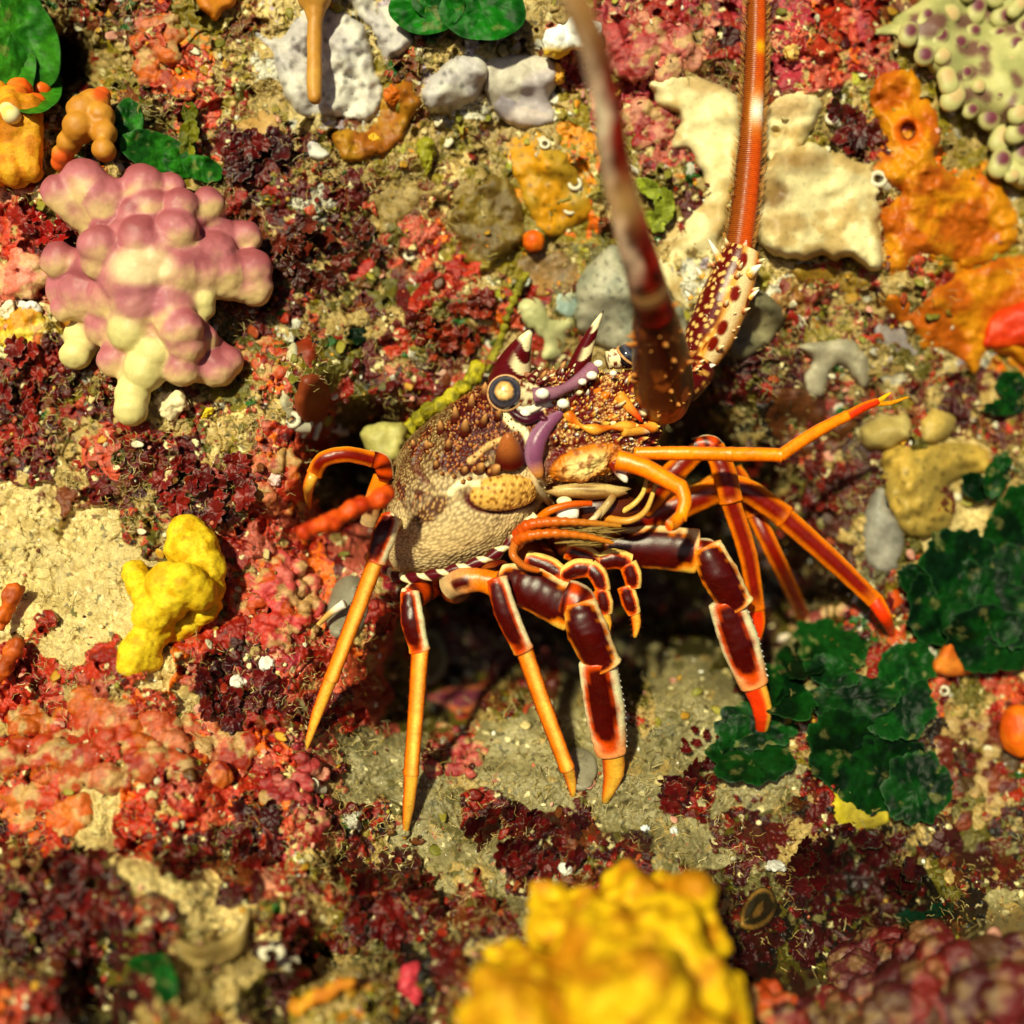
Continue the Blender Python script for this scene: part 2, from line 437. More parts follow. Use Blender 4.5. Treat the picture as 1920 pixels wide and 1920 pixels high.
def cover(u, v):
    """colour and relief (photograph pixels, towards the camera) of the crust"""
    cls = class_at(u, v)
    q1u = u + 26 * fbm(u / 30, v / 30, None, 41, 3); q1v = v + 26 * fbm(u / 30, v / 30, None, 43, 3)
    q2u = u + 6 * fbm(u / 12, v / 12, None, 45, 2); q2v = v + 6 * fbm(u / 12, v / 12, None, 47, 2)
    a1, b1, id1 = worley(q1u / 58, q1v / 58, 1)
    a2, b2, id2 = worley(q2u / 17, q2v / 17, 2)
    a3, b3, id3 = worley(u / 7.5 + .6 * vnoise(u / 9, v / 9, None, 61), v / 7.5 + .6 * vnoise(u / 9, v / 9, None, 62), 3)
    n_mid = fbm(u / 60, v / 60, None, 51, 4); n_f = fbm(u / 9, v / 9, None, 53, 3, .6); n_s = fbm(u / 38, v / 38, None, 57, 5, .6)
    n_x = fbm(u / 150, v / 150, None, 59, 3)
    lump1 = np.sqrt(np.clip(1 - (a1 / 0.75) ** 2, 0, 1)); lump2 = np.sqrt(np.clip(1 - (a2 / 0.75) ** 2, 0, 1)); lump3 = np.clip(1 - a3 / .7, 0, 1)
    big = (np.mod(id1 * 7.31, 1) < 0.6)                      # some lumps keep one colour, others break up
    tiny = np.mod(id2 * 5.77, 1) < 0.35
    rnd = np.where(big, np.mod(id1 * 3.7 + .04 * id2, 1), np.where(tiny, np.mod(id3 * 9.1, 1), id2))
    col = np.zeros(u.shape + (3,)); hgt = np.zeros(u.shape)
    for k, (pal, h1, h2, silt, sc) in KIND.items():
        m = cls == ord(k)
        if not m.any(): continue
        w = np.array([p[1] for p in pal], float); w = np.cumsum(w / w.sum())
        idx = np.searchsorted(w, np.clip(rnd[m], 0, .9999))
        cc = np.array([p[0] for p in pal])[idx]
        crev = sstep(0.02, 0.20, b1[m] - a1[m]) * .5 + sstep(0.02, .25, b2[m] - a2[m]) * .5
        hh = h1 * lump1[m] * (.55 + .9 * np.mod(id1[m] * 4.1, 1)) + h2 * lump2[m] * (.5 + np.mod(id2[m] * 3.3, 1)) + 0.9 * lump3[m] + 1.9 * n_f[m] + (4 + h1 * .35) * n_mid[m]
        if k in 'TF': hh = hh * .55
        # fine-grained mottling of living crust
        mot = np.mod(id3[m] * 6.3, 1)[:, None]
        cc = cc * (0.80 + 0.42 * mot)
        sm = sstep(-.1, .12, n_s[m] + (silt - .5) * 1.9 + .25 * n_f[m])
        sgr = np.array(sc) * (0.72 + 0.5 * np.mod(id3[m] * 2.7 + .2 * n_f[m], 1))[:, None]
        cc = mixc(cc, sgr, sm)
        hh = hh * (1 - .55 * sm) + sm * 3 * n_f[m]
        # bright and dark specks
        sp = np.mod(id3[m] * 17.3, 1)
        cc = np.where((sp > .982)[:, None], CREAM * .9, cc)
        cc = np.where((sp < .03)[:, None], cc * .35, cc)
        col[m] = cc; hgt[m] = hh
    col = col * (1 + .22 * n_x[..., None])
    # holes and cracks
    hole = sstep(.60, .78, fbm(u / 34, v / 34, None, 71, 3)) * 22
    crack = sstep(.05, .0, np.abs(fbm(u / 130, v / 130, None, 73, 4))) * 10
    soft = np.where((cls == ord('T')) | (cls == ord('F')), .3, 1.0)
    return np.clip(col, .004, .9), hgt - (hole + crack) * soft

def axis(lo, hi, fine, pad, n):
    a = np.arange(lo, hi + .1, fine)
    g = np.cumsum(np.linspace(fine, 2 * pad / n - fine, n))
    return np.concatenate([lo - g[::-1], a, hi + g])
AU = axis(-90, 2010, 2.05, 620, 60); AV = axis(-90, 2010, 2.05, 620, 60)
UU, VV = np.meshgrid(AU, AV)
TCOL, THGT = cover(UU, VV)
TDEP = td(UU, VV) - THGT
TPOS = pos(UU, VV, TDEP)
# a broken edge all round so that the slab is a rock with thickness, not a sheet
rock = add_mesh('reef_rock', TPOS.reshape(-1, 3), grid_faces(len(AV), len(AU)), TCOL.reshape(-1, 3), M_ROCK, loc=np.array([0, .2, -.3]))
tag(rock, 'encrusted reef rock wall with a dark crevice behind the lobster', None, kind='structure')
UNDER = None

def surf(u, v):
    """nearest point of the finished rock face (depth)"""
    i = np.clip(np.searchsorted(AU, u), 0, len(AU) - 1); j = np.clip(np.searchsorted(AV, v), 0, len(AV) - 1)
    return TDEP[j, i]
def surf_smooth(u, v):
    return td(u, v)

# ------------------------------------------------------------------ the spiny lobster
MAR = C(66, 4, 2); MARD = C(56, 5, 4); ORA = C(240, 120, 8); ORD = C(206, 66, 4); YELO = C(252, 190, 66); CRM = C(250, 232, 184); WHT = C(252, 246, 232)
PUR = C(132, 72, 108); PURD = C(78, 22, 50); CTAN = C(214, 186, 138); CBRN = C(112, 70, 34); CDRK = C(62, 34, 16)
LOB = empty('spiny_lobster', pos(960, 1060, 120))
tag(LOB, 'brown and maroon spiny lobster with long orange banded antennae and striped legs in the crevice', 'lobster')

def panel(T, PH, t0, t1, s0, s1, inner, edge, outer, soft=.10):
    """a dark panel on the outward face with a coloured rim; s = sideways place -1..1"""
    s = np.sin(PH)
    a = (T - (t0 + t1) / 2) / ((t1 - t0) / 2); b = (s - (s0 + s1) / 2) / ((s1 - s0) / 2)
    wob = .10 * np.sin(T * 19 + 2 * PH) + .05 * np.sin(T * 47)
    q = (np.abs(a) ** 3.2 + np.abs(b) ** 3.2) ** (1 / 3.2) + wob * .5
    q = np.where(np.cos(PH) < -.35, 1.5, q)
    c = mixc(inner, edge, sstep(1 - 1.6 * soft, 1 + .3 * soft, q))
    return mixc(c, outer, sstep(1 + .3 * soft, 1 + 3.4 * soft, q))

def st_merus(T, PH):
    outer = mixc(CRM, YELO, sstep(.3, -.9, np.sin(PH)))
    outer = mixc(outer, ORA, sstep(.80, 1.0, T) * .35)
    outer = mixc(outer, ORA, np.maximum(sstep(.86, .98, T), sstep(.08, .0, T)) * .75)
    return panel(T, PH, .01, .91, -.95, .46, MAR, ORD, outer)
def st_merus_wide(T, PH):
    outer = mixc(mixc(CRM, YELO, .4), YELO, sstep(.6, -.6, np.sin(PH)))
    outer = mixc(outer, ORA, np.maximum(sstep(.90, 1, T) * .5, sstep(.06, .0, T)) * .8)
    return panel(T, PH, .02, .93, -.94, .76, MAR, ORA * .8, outer, .05)
def st_prop_wide(T, PH):
    outer = mixc(CRM, ORA, sstep(.55, .95, T) * .8)
    return panel(T, PH, .02, .84, -.80, .52, MAR, ORD, outer, .09)
def st_shaft(T, PH):
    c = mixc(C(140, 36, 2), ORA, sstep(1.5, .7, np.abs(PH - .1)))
    c = mixc(c, C(255, 206, 96), np.exp(-((PH - .2) / .42) ** 2) * .9)  # yellow pigment stripe that also paints the highlight strip
    return mixc(c, ORD, sstep(.97, 1, T) * .6 + sstep(.05, 0, T) * .4)
def st_dark(T, PH):
    c = mixc(C(120, 16, 3), ORA, sstep(.35, .9, np.abs(np.sin(PH + .1))))
    c = mixc(c, YELO, sstep(.86, 1.0, np.sin(PH)) * .8)
    return mixc(c, ORA, sstep(.82, 1.0, T) * .7)
def st_tip(T, PH):
    c = mixc(ORA * .95, YELO * .8, np.exp(-((PH - .3) / .8) ** 2))
    c = mixc(c, ORD * .75, sstep(-.5, -1.2, PH))
    return mixc(c, C(150, 120, 30), sstep(.75, 1, T) * .6)
def st_redtip(T, PH):
    return mixc(C(226, 52, 8), ORA, sstep(.2, .95, np.sin(PH)))
def st_orange(T, PH):
    c = mixc(C(222, 84, 4), C(250, 140, 10), sstep(1.6, .2, np.abs(PH - .2)))
    return mixc(c, CRM, sstep(.93, 1, np.sin(PH)) * .45)
def st_pale(T, PH):
    c = mixc(C(196, 160, 112), ORA, sstep(.1, .8, T))
    return mixc(c, MAR, sstep(.25, .32, T) * sstep(.62, .52, T) * sstep(.5, .3, np.abs(PH + .1)))
def st_redbase(T, PH):
    c = mixc(ORD, MAR, .5 + .5 * np.sin(T * 16 + PH))
    return mixc(c, CRM, sstep(.85, 1, np.sin(PH)))

def seg(name, pts, w, style, parent, wb=None, flat=.72, bulge=0, n=56, sides=26, flare=.0, m=None, spiny=0, ridge=0):
    """one limb segment along (u, v, depth) points; w (list) full widths in photograph pixels"""
    pth = catmull(np.array(pts, float), n)
    P3 = pos(pth[:, 0], pth[:, 1], pth[:, 2])
    t = np.linspace(0, 1, n)
    ww = np.interp(t, np.linspace(0, 1, len(w)), w) / 2
    ww = ww * (1 + bulge * np.sin(np.pi * t))
    ww = ww * (1 + flare * np.exp(-((t - .95) / .05) ** 2) + flare * .6 * np.exp(-((t - .03) / .04) ** 2))
    e = .05
    ww = ww * np.sqrt(np.clip(1 - np.clip((e - t) / e, 0, 1) ** 2, .04, 1)) * np.sqrt(np.clip(1 - np.clip((t - 1 + e) / e, 0, 1) ** 2, .04, 1))
    ww = ww * PX * (1 + P3[:, 1] / D)
    B = Batch()
    V, F, F3, Cc = tube_arrays(P3, ww, ww * flat, sides, style)
    # slight irregularity of the shell
    nz = vnoise(V[:, 0] / (9 * PX), V[:, 1] / (9 * PX), V[:, 2] / (9 * PX), 7)
    ctr = np.concatenate([np.repeat(P3, sides, 0), P3[:1], P3[-1:]])
    V = ctr + (V - ctr) * (1 + .035 * nz)[:, None]
    Cc = Cc * (1 + .12 * vnoise(V[:, 0] / (4 * PX), V[:, 1] / (4 * PX), V[:, 2] / (4 * PX), 9) + .20 * fbm(V[:, 0] / (22 * PX), V[:, 1] / (22 * PX), V[:, 2] / (22 * PX), 10, 3))[:, None]
    B.v.append(V); B.c.append(Cc); B.f4.append(F); B.f3.append(F3); B.n = len(V)
    if spiny:
        rr = np.random.default_rng(int(pts[0][0]))
        for k in range(spiny):
            q = int((.15 + .8 * k / spiny) * n); s_ = 1 if k % 2 else -1
            c = P3[q]; tg = P3[min(q + 1, n - 1)] - P3[q - 1]; tg /= np.linalg.norm(tg)
            e1 = np.cross(tg, VIEW); e1 /= np.linalg.norm(e1)
            b = c + e1 * s_ * ww[q] * .9
            add_cone(B, b, b + e1 * s_ * 5 * PX + tg * 5 * PX, 1.4 * PX, None if False else (lambda T, PH: mixc(MARD, BROWN, T)), 5, 4)
    if ridge:                                                  # row of blunt white teeth along one edge
        for k in range(ridge):
            q = int((.06 + .86 * k / ridge) * n)
            tg = P3[min(q + 1, n - 1)] - P3[q - 1]; tg /= np.linalg.norm(tg)
            e1 = np.cross(tg, VIEW); e1 /= np.linalg.norm(e1)
            if np.dot(e1, (1, 0, .8)) < 0: e1 = -e1
            b = P3[q] + e1 * ww[q] * .93
            add_cone(B, b, b + e1 * 5 * PX + tg * 3 * PX, 3.6 * PX, (lambda T, PH: np.broadcast_to(WHT, T.shape + (3,))), 6, 4)
    return B.build(name, m or M_SHELL, parent)

def knuckle(parent, p, r, col):
    B = Batch(); add_ball(B, pos(*p), r * PX, col, ICO2)
    return B.build('knuckle', M_SHELL, parent)

def g(u, v, up=2): return (u, v, float(td(u, v)) - up)

# carapace and head: lofted between the back line and the belly line
ST = np.array([  # dorsal u v, ventral u v, half depth, centre depth
    (724, 936, 728, 1000, 26, 78), (733, 884, 729, 1040, 78, 66), (752, 842, 742, 1066, 108, 56), (776, 812, 790, 1080, 126, 46), (818, 780, 866, 1070, 140, 34),
    (862, 752, 938, 1038, 142, 22), (904, 730, 985, 992, 130, 10), (945, 706, 1012, 944, 112, -4), (990, 692, 1045, 924, 96, -14), (1046, 700, 1100, 916, 84, -22),
    (1110, 704, 1156, 900, 72, -26), (1170, 700, 1196, 872, 58, -28), (1222, 706, 1226, 826, 40, -28), (1250, 726, 1246, 790, 16, -28)], float)
NS, NC = 430, 430
st = catmull(ST, NS)
ang = np.linspace(-math.pi, math.pi, NC, endpoint=False)       # 0 faces the camera, + is dorsal
sn = np.sin(ang); cs = np.cos(ang)
k_ = 0.86
sn_ = np.sign(sn) * np.abs(sn) ** k_; cs_ = np.sign(cs) * np.abs(cs) ** k_
cu = (st[:, 0] + st[:, 2]) / 2; cv = (st[:, 1] + st[:, 3]) / 2
hu = (st[:, 0] - st[:, 2]) / 2; hv = (st[:, 1] - st[:, 3]) / 2
U0 = cu[:, None] + hu[:, None] * sn_; V0 = cv[:, None] + hv[:, None] * sn_; D0 = st[:, 5][:, None] - st[:, 4][:, None] * cs_
Pc = pos(U0, V0, D0)
def normals_grid(P):
    du = np.gradient(P, axis=0); dv = np.roll(P, -1, 1) - np.roll(P, 1, 1)
    n = np.cross(du, dv); n /= np.linalg.norm(n, axis=2)[..., None] + 1e-12
    ctr = P.mean(1, keepdims=True)
    flip = np.sign((n * (P - ctr)).sum(2, keepdims=True)); return n * np.where(flip == 0, 1, flip)
Nc = normals_grid(Pc)
front = (cs > -.35)[None, :] & np.ones((NS, 1), bool)
def ell(u, v, a, b, rot=0):
    c, s = math.cos(rot), math.sin(rot)
    x = U0 - u; y = V0 - v
    return np.sqrt(((x * c + y * s) / a) ** 2 + ((-x * s + y * c) / b) ** 2)
wx = U0 + 7 * fbm(U0 / 40, V0 / 40, D0 / 40, 3, 3); wy = V0 + 7 * fbm(U0 / 40, V0 / 40, D0 / 40, 4, 3)
def ellw(u, v, a, b, rot=0):
    c, s = math.cos(rot), math.sin(rot)
    x = wx - u; y = wy - v
    return np.sqrt(((x * c + y * s) / a) ** 2 + ((-x * s + y * c) / b) ** 2)
arc = np.cumsum(np.full(NS, 2.1 * 300 / 430))[:, None] + 0 * U0
cir = np.broadcast_to(ang * 118, U0.shape)
w1, w2, wid = worley(arc / 6.2 + .3 * vnoise(arc / 9, cir / 9), cir / 6.2, 77)
gran = np.clip(1 - w1 / .62, 0, 1)
# ground colour: pale tan low on the flank, olive brown over the back
bk = sstep(-.25, .55, sn)[None, :] + .18 * fbm(U0 / 60, V0 / 60, D0 / 60, 14, 3)
c = mixc(CTAN, C(122, 92, 50), np.clip(bk, 0, 1))
c = mixc(c, C(84, 50, 22), sstep(.42, .05, gran) * (.5 + .45 * np.clip(bk, 0, 1)))
c = mixc(c, C(240, 208, 150), sstep(.5, .9, gran) * .6)
c = mixc(c, C(70, 34, 18), sstep(.25, .7, fbm(U0 / 34, V0 / 34, D0 / 34, 15, 4) + .5 * bk - .25) * .55)
c = mixc(c, C(236, 206, 150), sstep(1.0, .2, ellw(975, 985, 90, 38, -.75)) * .75)
c = mixc(c, C(226, 190, 128), sstep(1.0, .3, ellw(850, 1010, 110, 50, -.2)) * .35)
# maroon saddle behind the eye, spot on the flank
sad = np.minimum.reduce([ellw(900, 800, 74, 46, -.4), ellw(965, 815, 60, 70, 0), ellw(870, 858, 52, 28, -.55), ellw(900, 745, 60, 30, -.4)])
sm_ = sstep(1.12, .80, sad)
dots = sstep(.36, .52, gran) * (np.mod(wid * 7.7, 1) > .45)
c = mixc(c, mixc(C(70, 10, 12), C(176, 104, 50), dots), np.maximum(sm_, .9 * sstep(.18, .42, fbm(U0 / 30, V0 / 30, D0 / 30, 17, 4)) * sstep(.15, .5, bk) * sstep(1000, 900, U0)))
sp_ = sstep(1.15, .75, ellw(810, 958, 46, 17, -.62))
c = mixc(c, mixc(C(78, 34, 16), C(176, 130, 72), sstep(.45, .6, gran)), sp_ * .9)
hd = sstep(985, 1040, U0 + 12 * fbm(U0 / 25, V0 / 25, None, 18, 2))
hcol = mixc(C(96, 12, 16), mixc(C(140, 70, 34), C(236, 196, 124), sstep(.3, .7, gran)), sstep(-.05, .35, fbm(U0 / 22, V0 / 22, D0 / 22, 19, 3)))
c = mixc(c, hcol, hd)
# yellow dotted cheek lobe with a dark lower rim, second dotted plate farther forward
lobe = ell(944, 924, 62, 34, -.12)
c = mixc(c, C(84, 20, 24), sstep(1.30, 1.16, lobe) * sstep(905, 935, V0) * (sstep(.95, 1.05, lobe)))
dd = sstep(.34, .18, worley(U0 / 13, V0 / 13, 31)[0])
c = mixc(c, mixc(C(232, 176, 84), C(134, 76, 14), dd * .85), sstep(1.06, .97, lobe))
plate = ell(1098, 866, 74, 30, -.30)
pc = mixc(C(244, 218, 140), C(212, 120, 20), sstep(.2, .9, plate))
pc = mixc(pc, C(146, 70, 12), sstep(.30, .16, worley(U0 / 26, V0 / 26, 35)[0]) * .8)
c = mixc(c, pc, sstep(1.04, .9, plate))
# white seams
def seam(pts, w, colr, amt=1.0):
    global c
    q = catmull(np.array(pts, float), 60)
    dmin = np.full(U0.shape, 1e9)
    for a, b in q: dmin = np.minimum(dmin, (wx * .4 + U0 * .6 - a) ** 2 + (wy * .4 + V0 * .6 - b) ** 2)
    k = sstep(w * 1.35, w * .55, np.sqrt(dmin)) * (np.cos(ang) > -.3)[None, :]
    c = mixc(c, colr, k * amt); return k
k1 = seam([(845, 925), (862, 908), (895, 905)], 7, CRM)
k2 = seam([(880, 865), (915, 838), (955, 820)], 5, C(222, 176, 110))
k3 = seam([(940, 765), (960, 795), (985, 810), (996, 850), (1008, 900), (1022, 930)], 7, CRM)
k4 = seam([(950, 760), (985, 772), (1030, 755)], 9, WHT)
k5 = seam([(1012, 925), (1050, 940), (1120, 930), (1165, 912)], 11, C(232, 200, 120))
k6 = seam([(800, 905), (780, 870), (800, 830)], 7, C(92, 24, 34), .6)
disp = 2.2 * gran * (1 + .6 * sm_) + 3 * fbm(U0 / 50, V0 / 50, D0 / 50, 24, 3)
disp += 17 * np.sqrt(np.clip(1 - lobe ** 2, 0, 1)) - 6 * np.exp(-((lobe - 1.14) / .1) ** 2) * (V0 > 905)
disp += 16 * np.sqrt(np.clip(1 - plate ** 2, 0, 1))
disp += -9 * np.exp(-((ell(960, 870, 120, 16, -.25)) ** 2)) + 3 * (k1 + k2 + k3) - 5 * k6
disp += hd * 7 * fbm(U0 / 20, V0 / 20, D0 / 20, 25, 3)
disp += 10 * np.exp(-(ellw(905, 770, 60, 40, -.4)) ** 2)
Pc2 = Pc + Nc * (disp * PX)[..., None]
c = c * (1 + .10 * fbm(U0 / 14, V0 / 14, D0 / 14, 26, 3))[..., None]
CB = Batch()
CB.add(Pc2.reshape(-1, 3), grid_faces(NS, NC, True), c.reshape(-1, 3))
aa = np.arange(NC); n0 = NS * NC
CB.add(np.concatenate([Pc2[0], Pc2[0].mean(0)[None]]), np.stack([np.full(NC, NC), (aa + 1) % NC, aa], 1), C(110, 70, 40))
CB.add(np.concatenate([Pc2[-1], Pc2[-1].mean(0)[None]]), np.stack([np.full(NC, NC), aa, (aa + 1) % NC], 1), C(110, 30, 20))
FR = np.argwhere(front); FRu = U0[front]; FRv = V0[front]; FRp = Pc2[front]; FRn = Nc[front]
FOK = FRn[:, 1] < .15
def on_shell(u, v):
    q = (FRu - u) ** 2 + (FRv - v) ** 2 + np.where(FOK, 0, 1e6)
    i = np.argmin(q); return FRp[i], FRn[i]
def wart(B, u, v, r, h, c0, c1, lean=(0, 0), power=.75, sides=10):
    p, n = on_shell(u, v)
    L = np.array([lean[0], 0, -lean[1]]) * PX
    add_cone(B, p - n * r * .4 * PX, p + n * h * PX + L, r * PX, (lambda T, PH: mixc(c0, c1, sstep(.3, .9, T))), sides, 7, power)
rw = np.random.default_rng(5)
for u, v, r in [(875, 808, 10), (850, 822, 7), (842, 806, 6), (812, 838, 9), (805, 850, 6), (822, 858, 7), (900, 798, 8), (862, 845, 8), (845, 858, 6), (885, 836, 8), (830, 888, 7), (852, 892, 7),
                (870, 905, 8), (893, 880, 10), (922, 884, 13), (905, 862, 7), (880, 900, 7), (862, 880, 6), (935, 800, 6), (915, 822, 6), (792, 862, 6), (790, 828, 6), (770, 842, 5), (830, 800, 6), (920, 770, 6), (882, 770, 7), (900, 752, 7), (860, 778, 6)]:
    r *= .72
    wart(CB, u, v, r, r * 1.5, C(90, 22, 12), C(200, 140, 76), (-r * .3, -r * .3), .62)
for k in range(210):
    u, v = rw.uniform(800, 985), rw.uniform(730, 905)
    if ((u - 900) / 95) ** 2 + ((v - 810) / 80) ** 2 > 1: continue
    r = rw.uniform(1.3, 3.2)
    wart(CB, u, v, r, r * 1.7, C(104, 36, 20), C(220, 184, 120) if rw.uniform() < .6 else C(170, 60, 24), (-1, -1), .7, 7)
for k in range(620):                                           # crowded little spines of the antennal bases
    u, v = rw.uniform(1035, 1248), rw.uniform(700, 880)
    if ((u - 1098) / 76) ** 2 + ((v - 868) / 33) ** 2 < 1.05: continue
    r = rw.choice([2.4, 3.2, 4.2, 6.0], p=[.40, .28, .20, .12]) * rw.uniform(.6, 1.1)
    a = rw.uniform()
    wart(CB, u, v, r, r * rw.uniform(1.2, 2.6), C(150, 50, 14) if a < .6 else C(90, 12, 22), C(250, 206, 110) if a < .75 else WHT, (rw.uniform(0, r), -rw.uniform(0, r * 1.5)), .75, 7)
for u, v, r, h in [(802, 842, 9, 20), (828, 812, 9, 22), (856, 792, 10, 26), (886, 772, 10, 26), (912, 752, 10, 26), (872, 812, 12, 30), (842, 842, 9, 22), (906, 800, 9, 24), (896, 880, 12, 24), (924, 884, 14, 24), (868, 884, 9, 18), (820, 876, 8, 18), (934, 786, 8, 20), (776, 838, 7, 14), (1010, 720, 8, 20), (1048, 706, 8, 18)]:
    wart(CB, u, v, r, h, C(80, 18, 10), C(206, 146, 84), (h * .55, -h * .35), .62, 12)
carapace = CB.build('carapace', M_GRAIN, LOB)

def shell_path(pts, n, lift=0):
    q = catmull(np.array(pts, float), n); out = []
    for a, b in q:
        p, nn = on_shell(a, b); out.append(p + nn * lift * PX)
    out = np.array(out)
    for _ in range(6): out[1:-1] = (out[:-2] + out[1:-1] * 2 + out[2:]) / 4
    return out
# brown cone knob on the cheek
B = Batch()
p, n = on_shell(958, 862)
add_cone(B, p - n * 6 * PX, pos(952, 812, -150), 30 * PX, lambda T, PH: mixc(C(78, 12, 8), C(176, 96, 44), sstep(.15, .75, T)), 22, 14, .62)
B.build('cheek_spine', M_SHELL, LOB)
# purple crescent ridge
B = Batch()
pp = shell_path([(1008, 892), (1000, 860), (1006, 826), (1026, 796), (1056, 774)], 40, 4)
tt = np.linspace(0, 1, 40)
add_tube(B, pp, (3 + 15 * np.sin(np.pi * tt ** .8) ** .8) * PX, (3 + 12 * np.sin(np.pi * tt ** .8)) * PX, 20, lambda T, PH: mixc(mixc(PUR, C(164, 120, 150), sstep(.2, 1, np.sin(-PH)) * .7), C(228, 150, 60), sstep(.25, .0, T)))
B.build('antennal_ridge', M_SHELL, LOB)
# cream lower rim in front of the cheek
B = Batch()
pp = shell_path([(996, 830), (992, 868), (1004, 908), (1024, 934), (1040, 950)], 30, 3)
add_tube(B, pp, np.linspace(3, 9, 30) * PX, None, 12, lambda T, PH: mixc(CRM, C(236, 150, 40), .3 + .3 * np.sin(9 * T)))
B.build('cheek_seam', M_SHELL, LOB)
# purple bar between the eyes
B = Batch()
pp = catmull(np.array([pos(1000, 742, -128), pos(1040, 736, -122), pos(1075, 720, -100), pos(1112, 692, -78)]), 30)
add_tube(B, pp, (9 + 6 * np.abs(np.linspace(-1, 1, 30))) * PX, None, 16, lambda T, PH: mixc(PUR, C(170, 124, 140), sstep(.3, 1, np.cos(PH)) * .5))
B.build('brow_bar', M_SHELL, LOB)
B = Batch()
for u, v, d, r in [(1017, 738, -140, 11), (1056, 757, -132, 10), (1110, 704, -100, 9), (1122, 682, -88, 8), (1092, 716, -112, 7), (1150, 700, -95, 6), (985, 775, -122, 9), (1130, 640, -60, 0.1)]:
    add_ball(B, pos(u, v, d), r * PX, WHT, ICO2, (1.15, .8, .9))
B.build('white_knobs', M_SHELL, LOB)

def banded(seed):
    def f(T, PH):
        z = .5 + .5 * np.sin(T * 17 + 1.3 * np.sin(PH * 2 + seed))
        c_ = mixc(C(88, 8, 16), CRM, sstep(.45, .6, z) * sstep(-.5, .2, np.sin(PH)) * sstep(.1, .3, T))
        c_ = mixc(c_, CRM, sstep(.72, .80, T)); return mixc(c_, C(30, 8, 6), sstep(.93, .97, T))
    return f
def spine(name, b, t, r, seed, bend=(0, 0, 0), side=30, n=80, power=.85):
    B = Batch()
    add_cone(B, pos(*b), pos(*t), r * PX, banded(seed), side, n, power, np.array(bend) * PX)
    return B.build(name, M_SHELL, LOB)
spine('brow_horn', (958, 716, -30), (999, 616, -90), 42, 0, (-6, -4, 2))
spine('brow_horn', (1080, 712, -20), (1132, 582, -70), 24, 2, (-6, -4, 0))
spine('small_horn', (995, 712, -90), (1016, 686, -110), 9, 4)
spine('small_horn', (1010, 718, -100), (1042, 700, -112), 6, 1)
spine('small_horn', (1066, 706, -70), (1080, 680, -80), 6, 3)
spine('small_horn', (1195, 690, -60), (1202, 655, -66), 5, 3)

# eyes
def eye(cx, cy, d, r, look, stalk_end, sr, painted_shine):
    B = Batch(); v, f = ico(4)
    look = np.array(look, float); look /= np.linalg.norm(look)
    cosv = v @ look
    c_ = mixc(C(44, 44, 56), C(18, 18, 26), sstep(.5, .0, cosv))
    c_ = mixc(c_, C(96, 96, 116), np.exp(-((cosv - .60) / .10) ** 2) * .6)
    if painted_shine:  # light reflected in the lens, painted as a cream disc
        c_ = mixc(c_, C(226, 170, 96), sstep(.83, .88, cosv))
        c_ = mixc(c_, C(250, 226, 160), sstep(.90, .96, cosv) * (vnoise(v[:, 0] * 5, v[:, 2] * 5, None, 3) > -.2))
        c_ = mixc(c_, C(120, 78, 40), np.exp(-(((v @ np.array([.6, 0, .8])) / .05) ** 2)) * sstep(.90, .95, cosv) * .7)
    B.add(pos(cx, cy, d) + v * r * PX * np.array([1, .9, 1]), f, c_)
    e = B.build('eye', M_EYE, LOB)
    B = Batch()
    pth = catmull(np.array([pos(cx, cy, d + 6), pos(*stalk_end)]), 24)
    add_tube(B, pth, np.linspace(r * .99, sr, 24) * PX, None, 24, lambda T, PH: mixc(mixc(CRM, C(206, 120, 40), sstep(.5, .2, T) * .5), C(110, 26, 12), (worley(T * 3.4 + 9, PH * 1.3 + 9, 5)[0] < .33) * (T > .2) * 1.0))
    B.build('eye_stalk', M_SHELL, e)
    # pale rim round the lens
    B = Batch()
    a = np.linspace(0, 2 * math.pi, 41)
    ax = np.cross(look, (0, 0, 1)); ax /= np.linalg.norm(ax); ay = np.cross(ax, look)
    ring = pos(cx, cy, d) + (np.cos(a)[:, None] * ax + np.sin(a)[:, None] * ay) * r * PX * 1.0 + look * r * PX * .05
    add_tube(B, ring, 2.6 * PX, None, 8, lambda T, PH: np.broadcast_to(C(206, 150, 96), T.shape + (3,)))
    B.build('eye_rim', M_SHELL, e)
eye(948, 737, -118, 31, (-.10, -1, .06), (1004, 742, -96), 20, True)
eye(1176, 668, -40, 23, (.55, -.45, .6), (1138, 676, -38), 17, False)

# jagged front edge of the antennal plates
B = Batch()
pp = [(1060, 776), (1085, 800), (1120, 806), (1160, 800), (1200, 800), (1222, 800)]
path = shell_path(pp, 40, 8)
add_tube(B, path, (7 + 3 * np.sin(np.linspace(0, 22, 40))) * PX, None, 14, lambda T, PH: mixc(C(246, 176, 60), C(214, 96, 10), .5 + .5 * np.sin(T * 17 + PH)))
add_cone(B, pos(1165, 806, -96), pos(1232, 806, -70), 13 * PX, lambda T, PH: mixc(C(240, 170, 60), WHT, sstep(.5, .9, T)), 14, 12, .5)
add_cone(B, pos(1150, 866, -92), pos(1176, 905, -96), 13 * PX, lambda T, PH: mixc(C(130, 30, 14), WHT, sstep(.3, .8, T)), 14, 12, .45)
add_cone(B, pos(1160, 742, -88), pos(1206, 792, -96), 12 * PX, lambda T, PH: mixc(C(236, 150, 50), C(214, 50, 6), sstep(.3, .9, T)), 12, 12, .6)
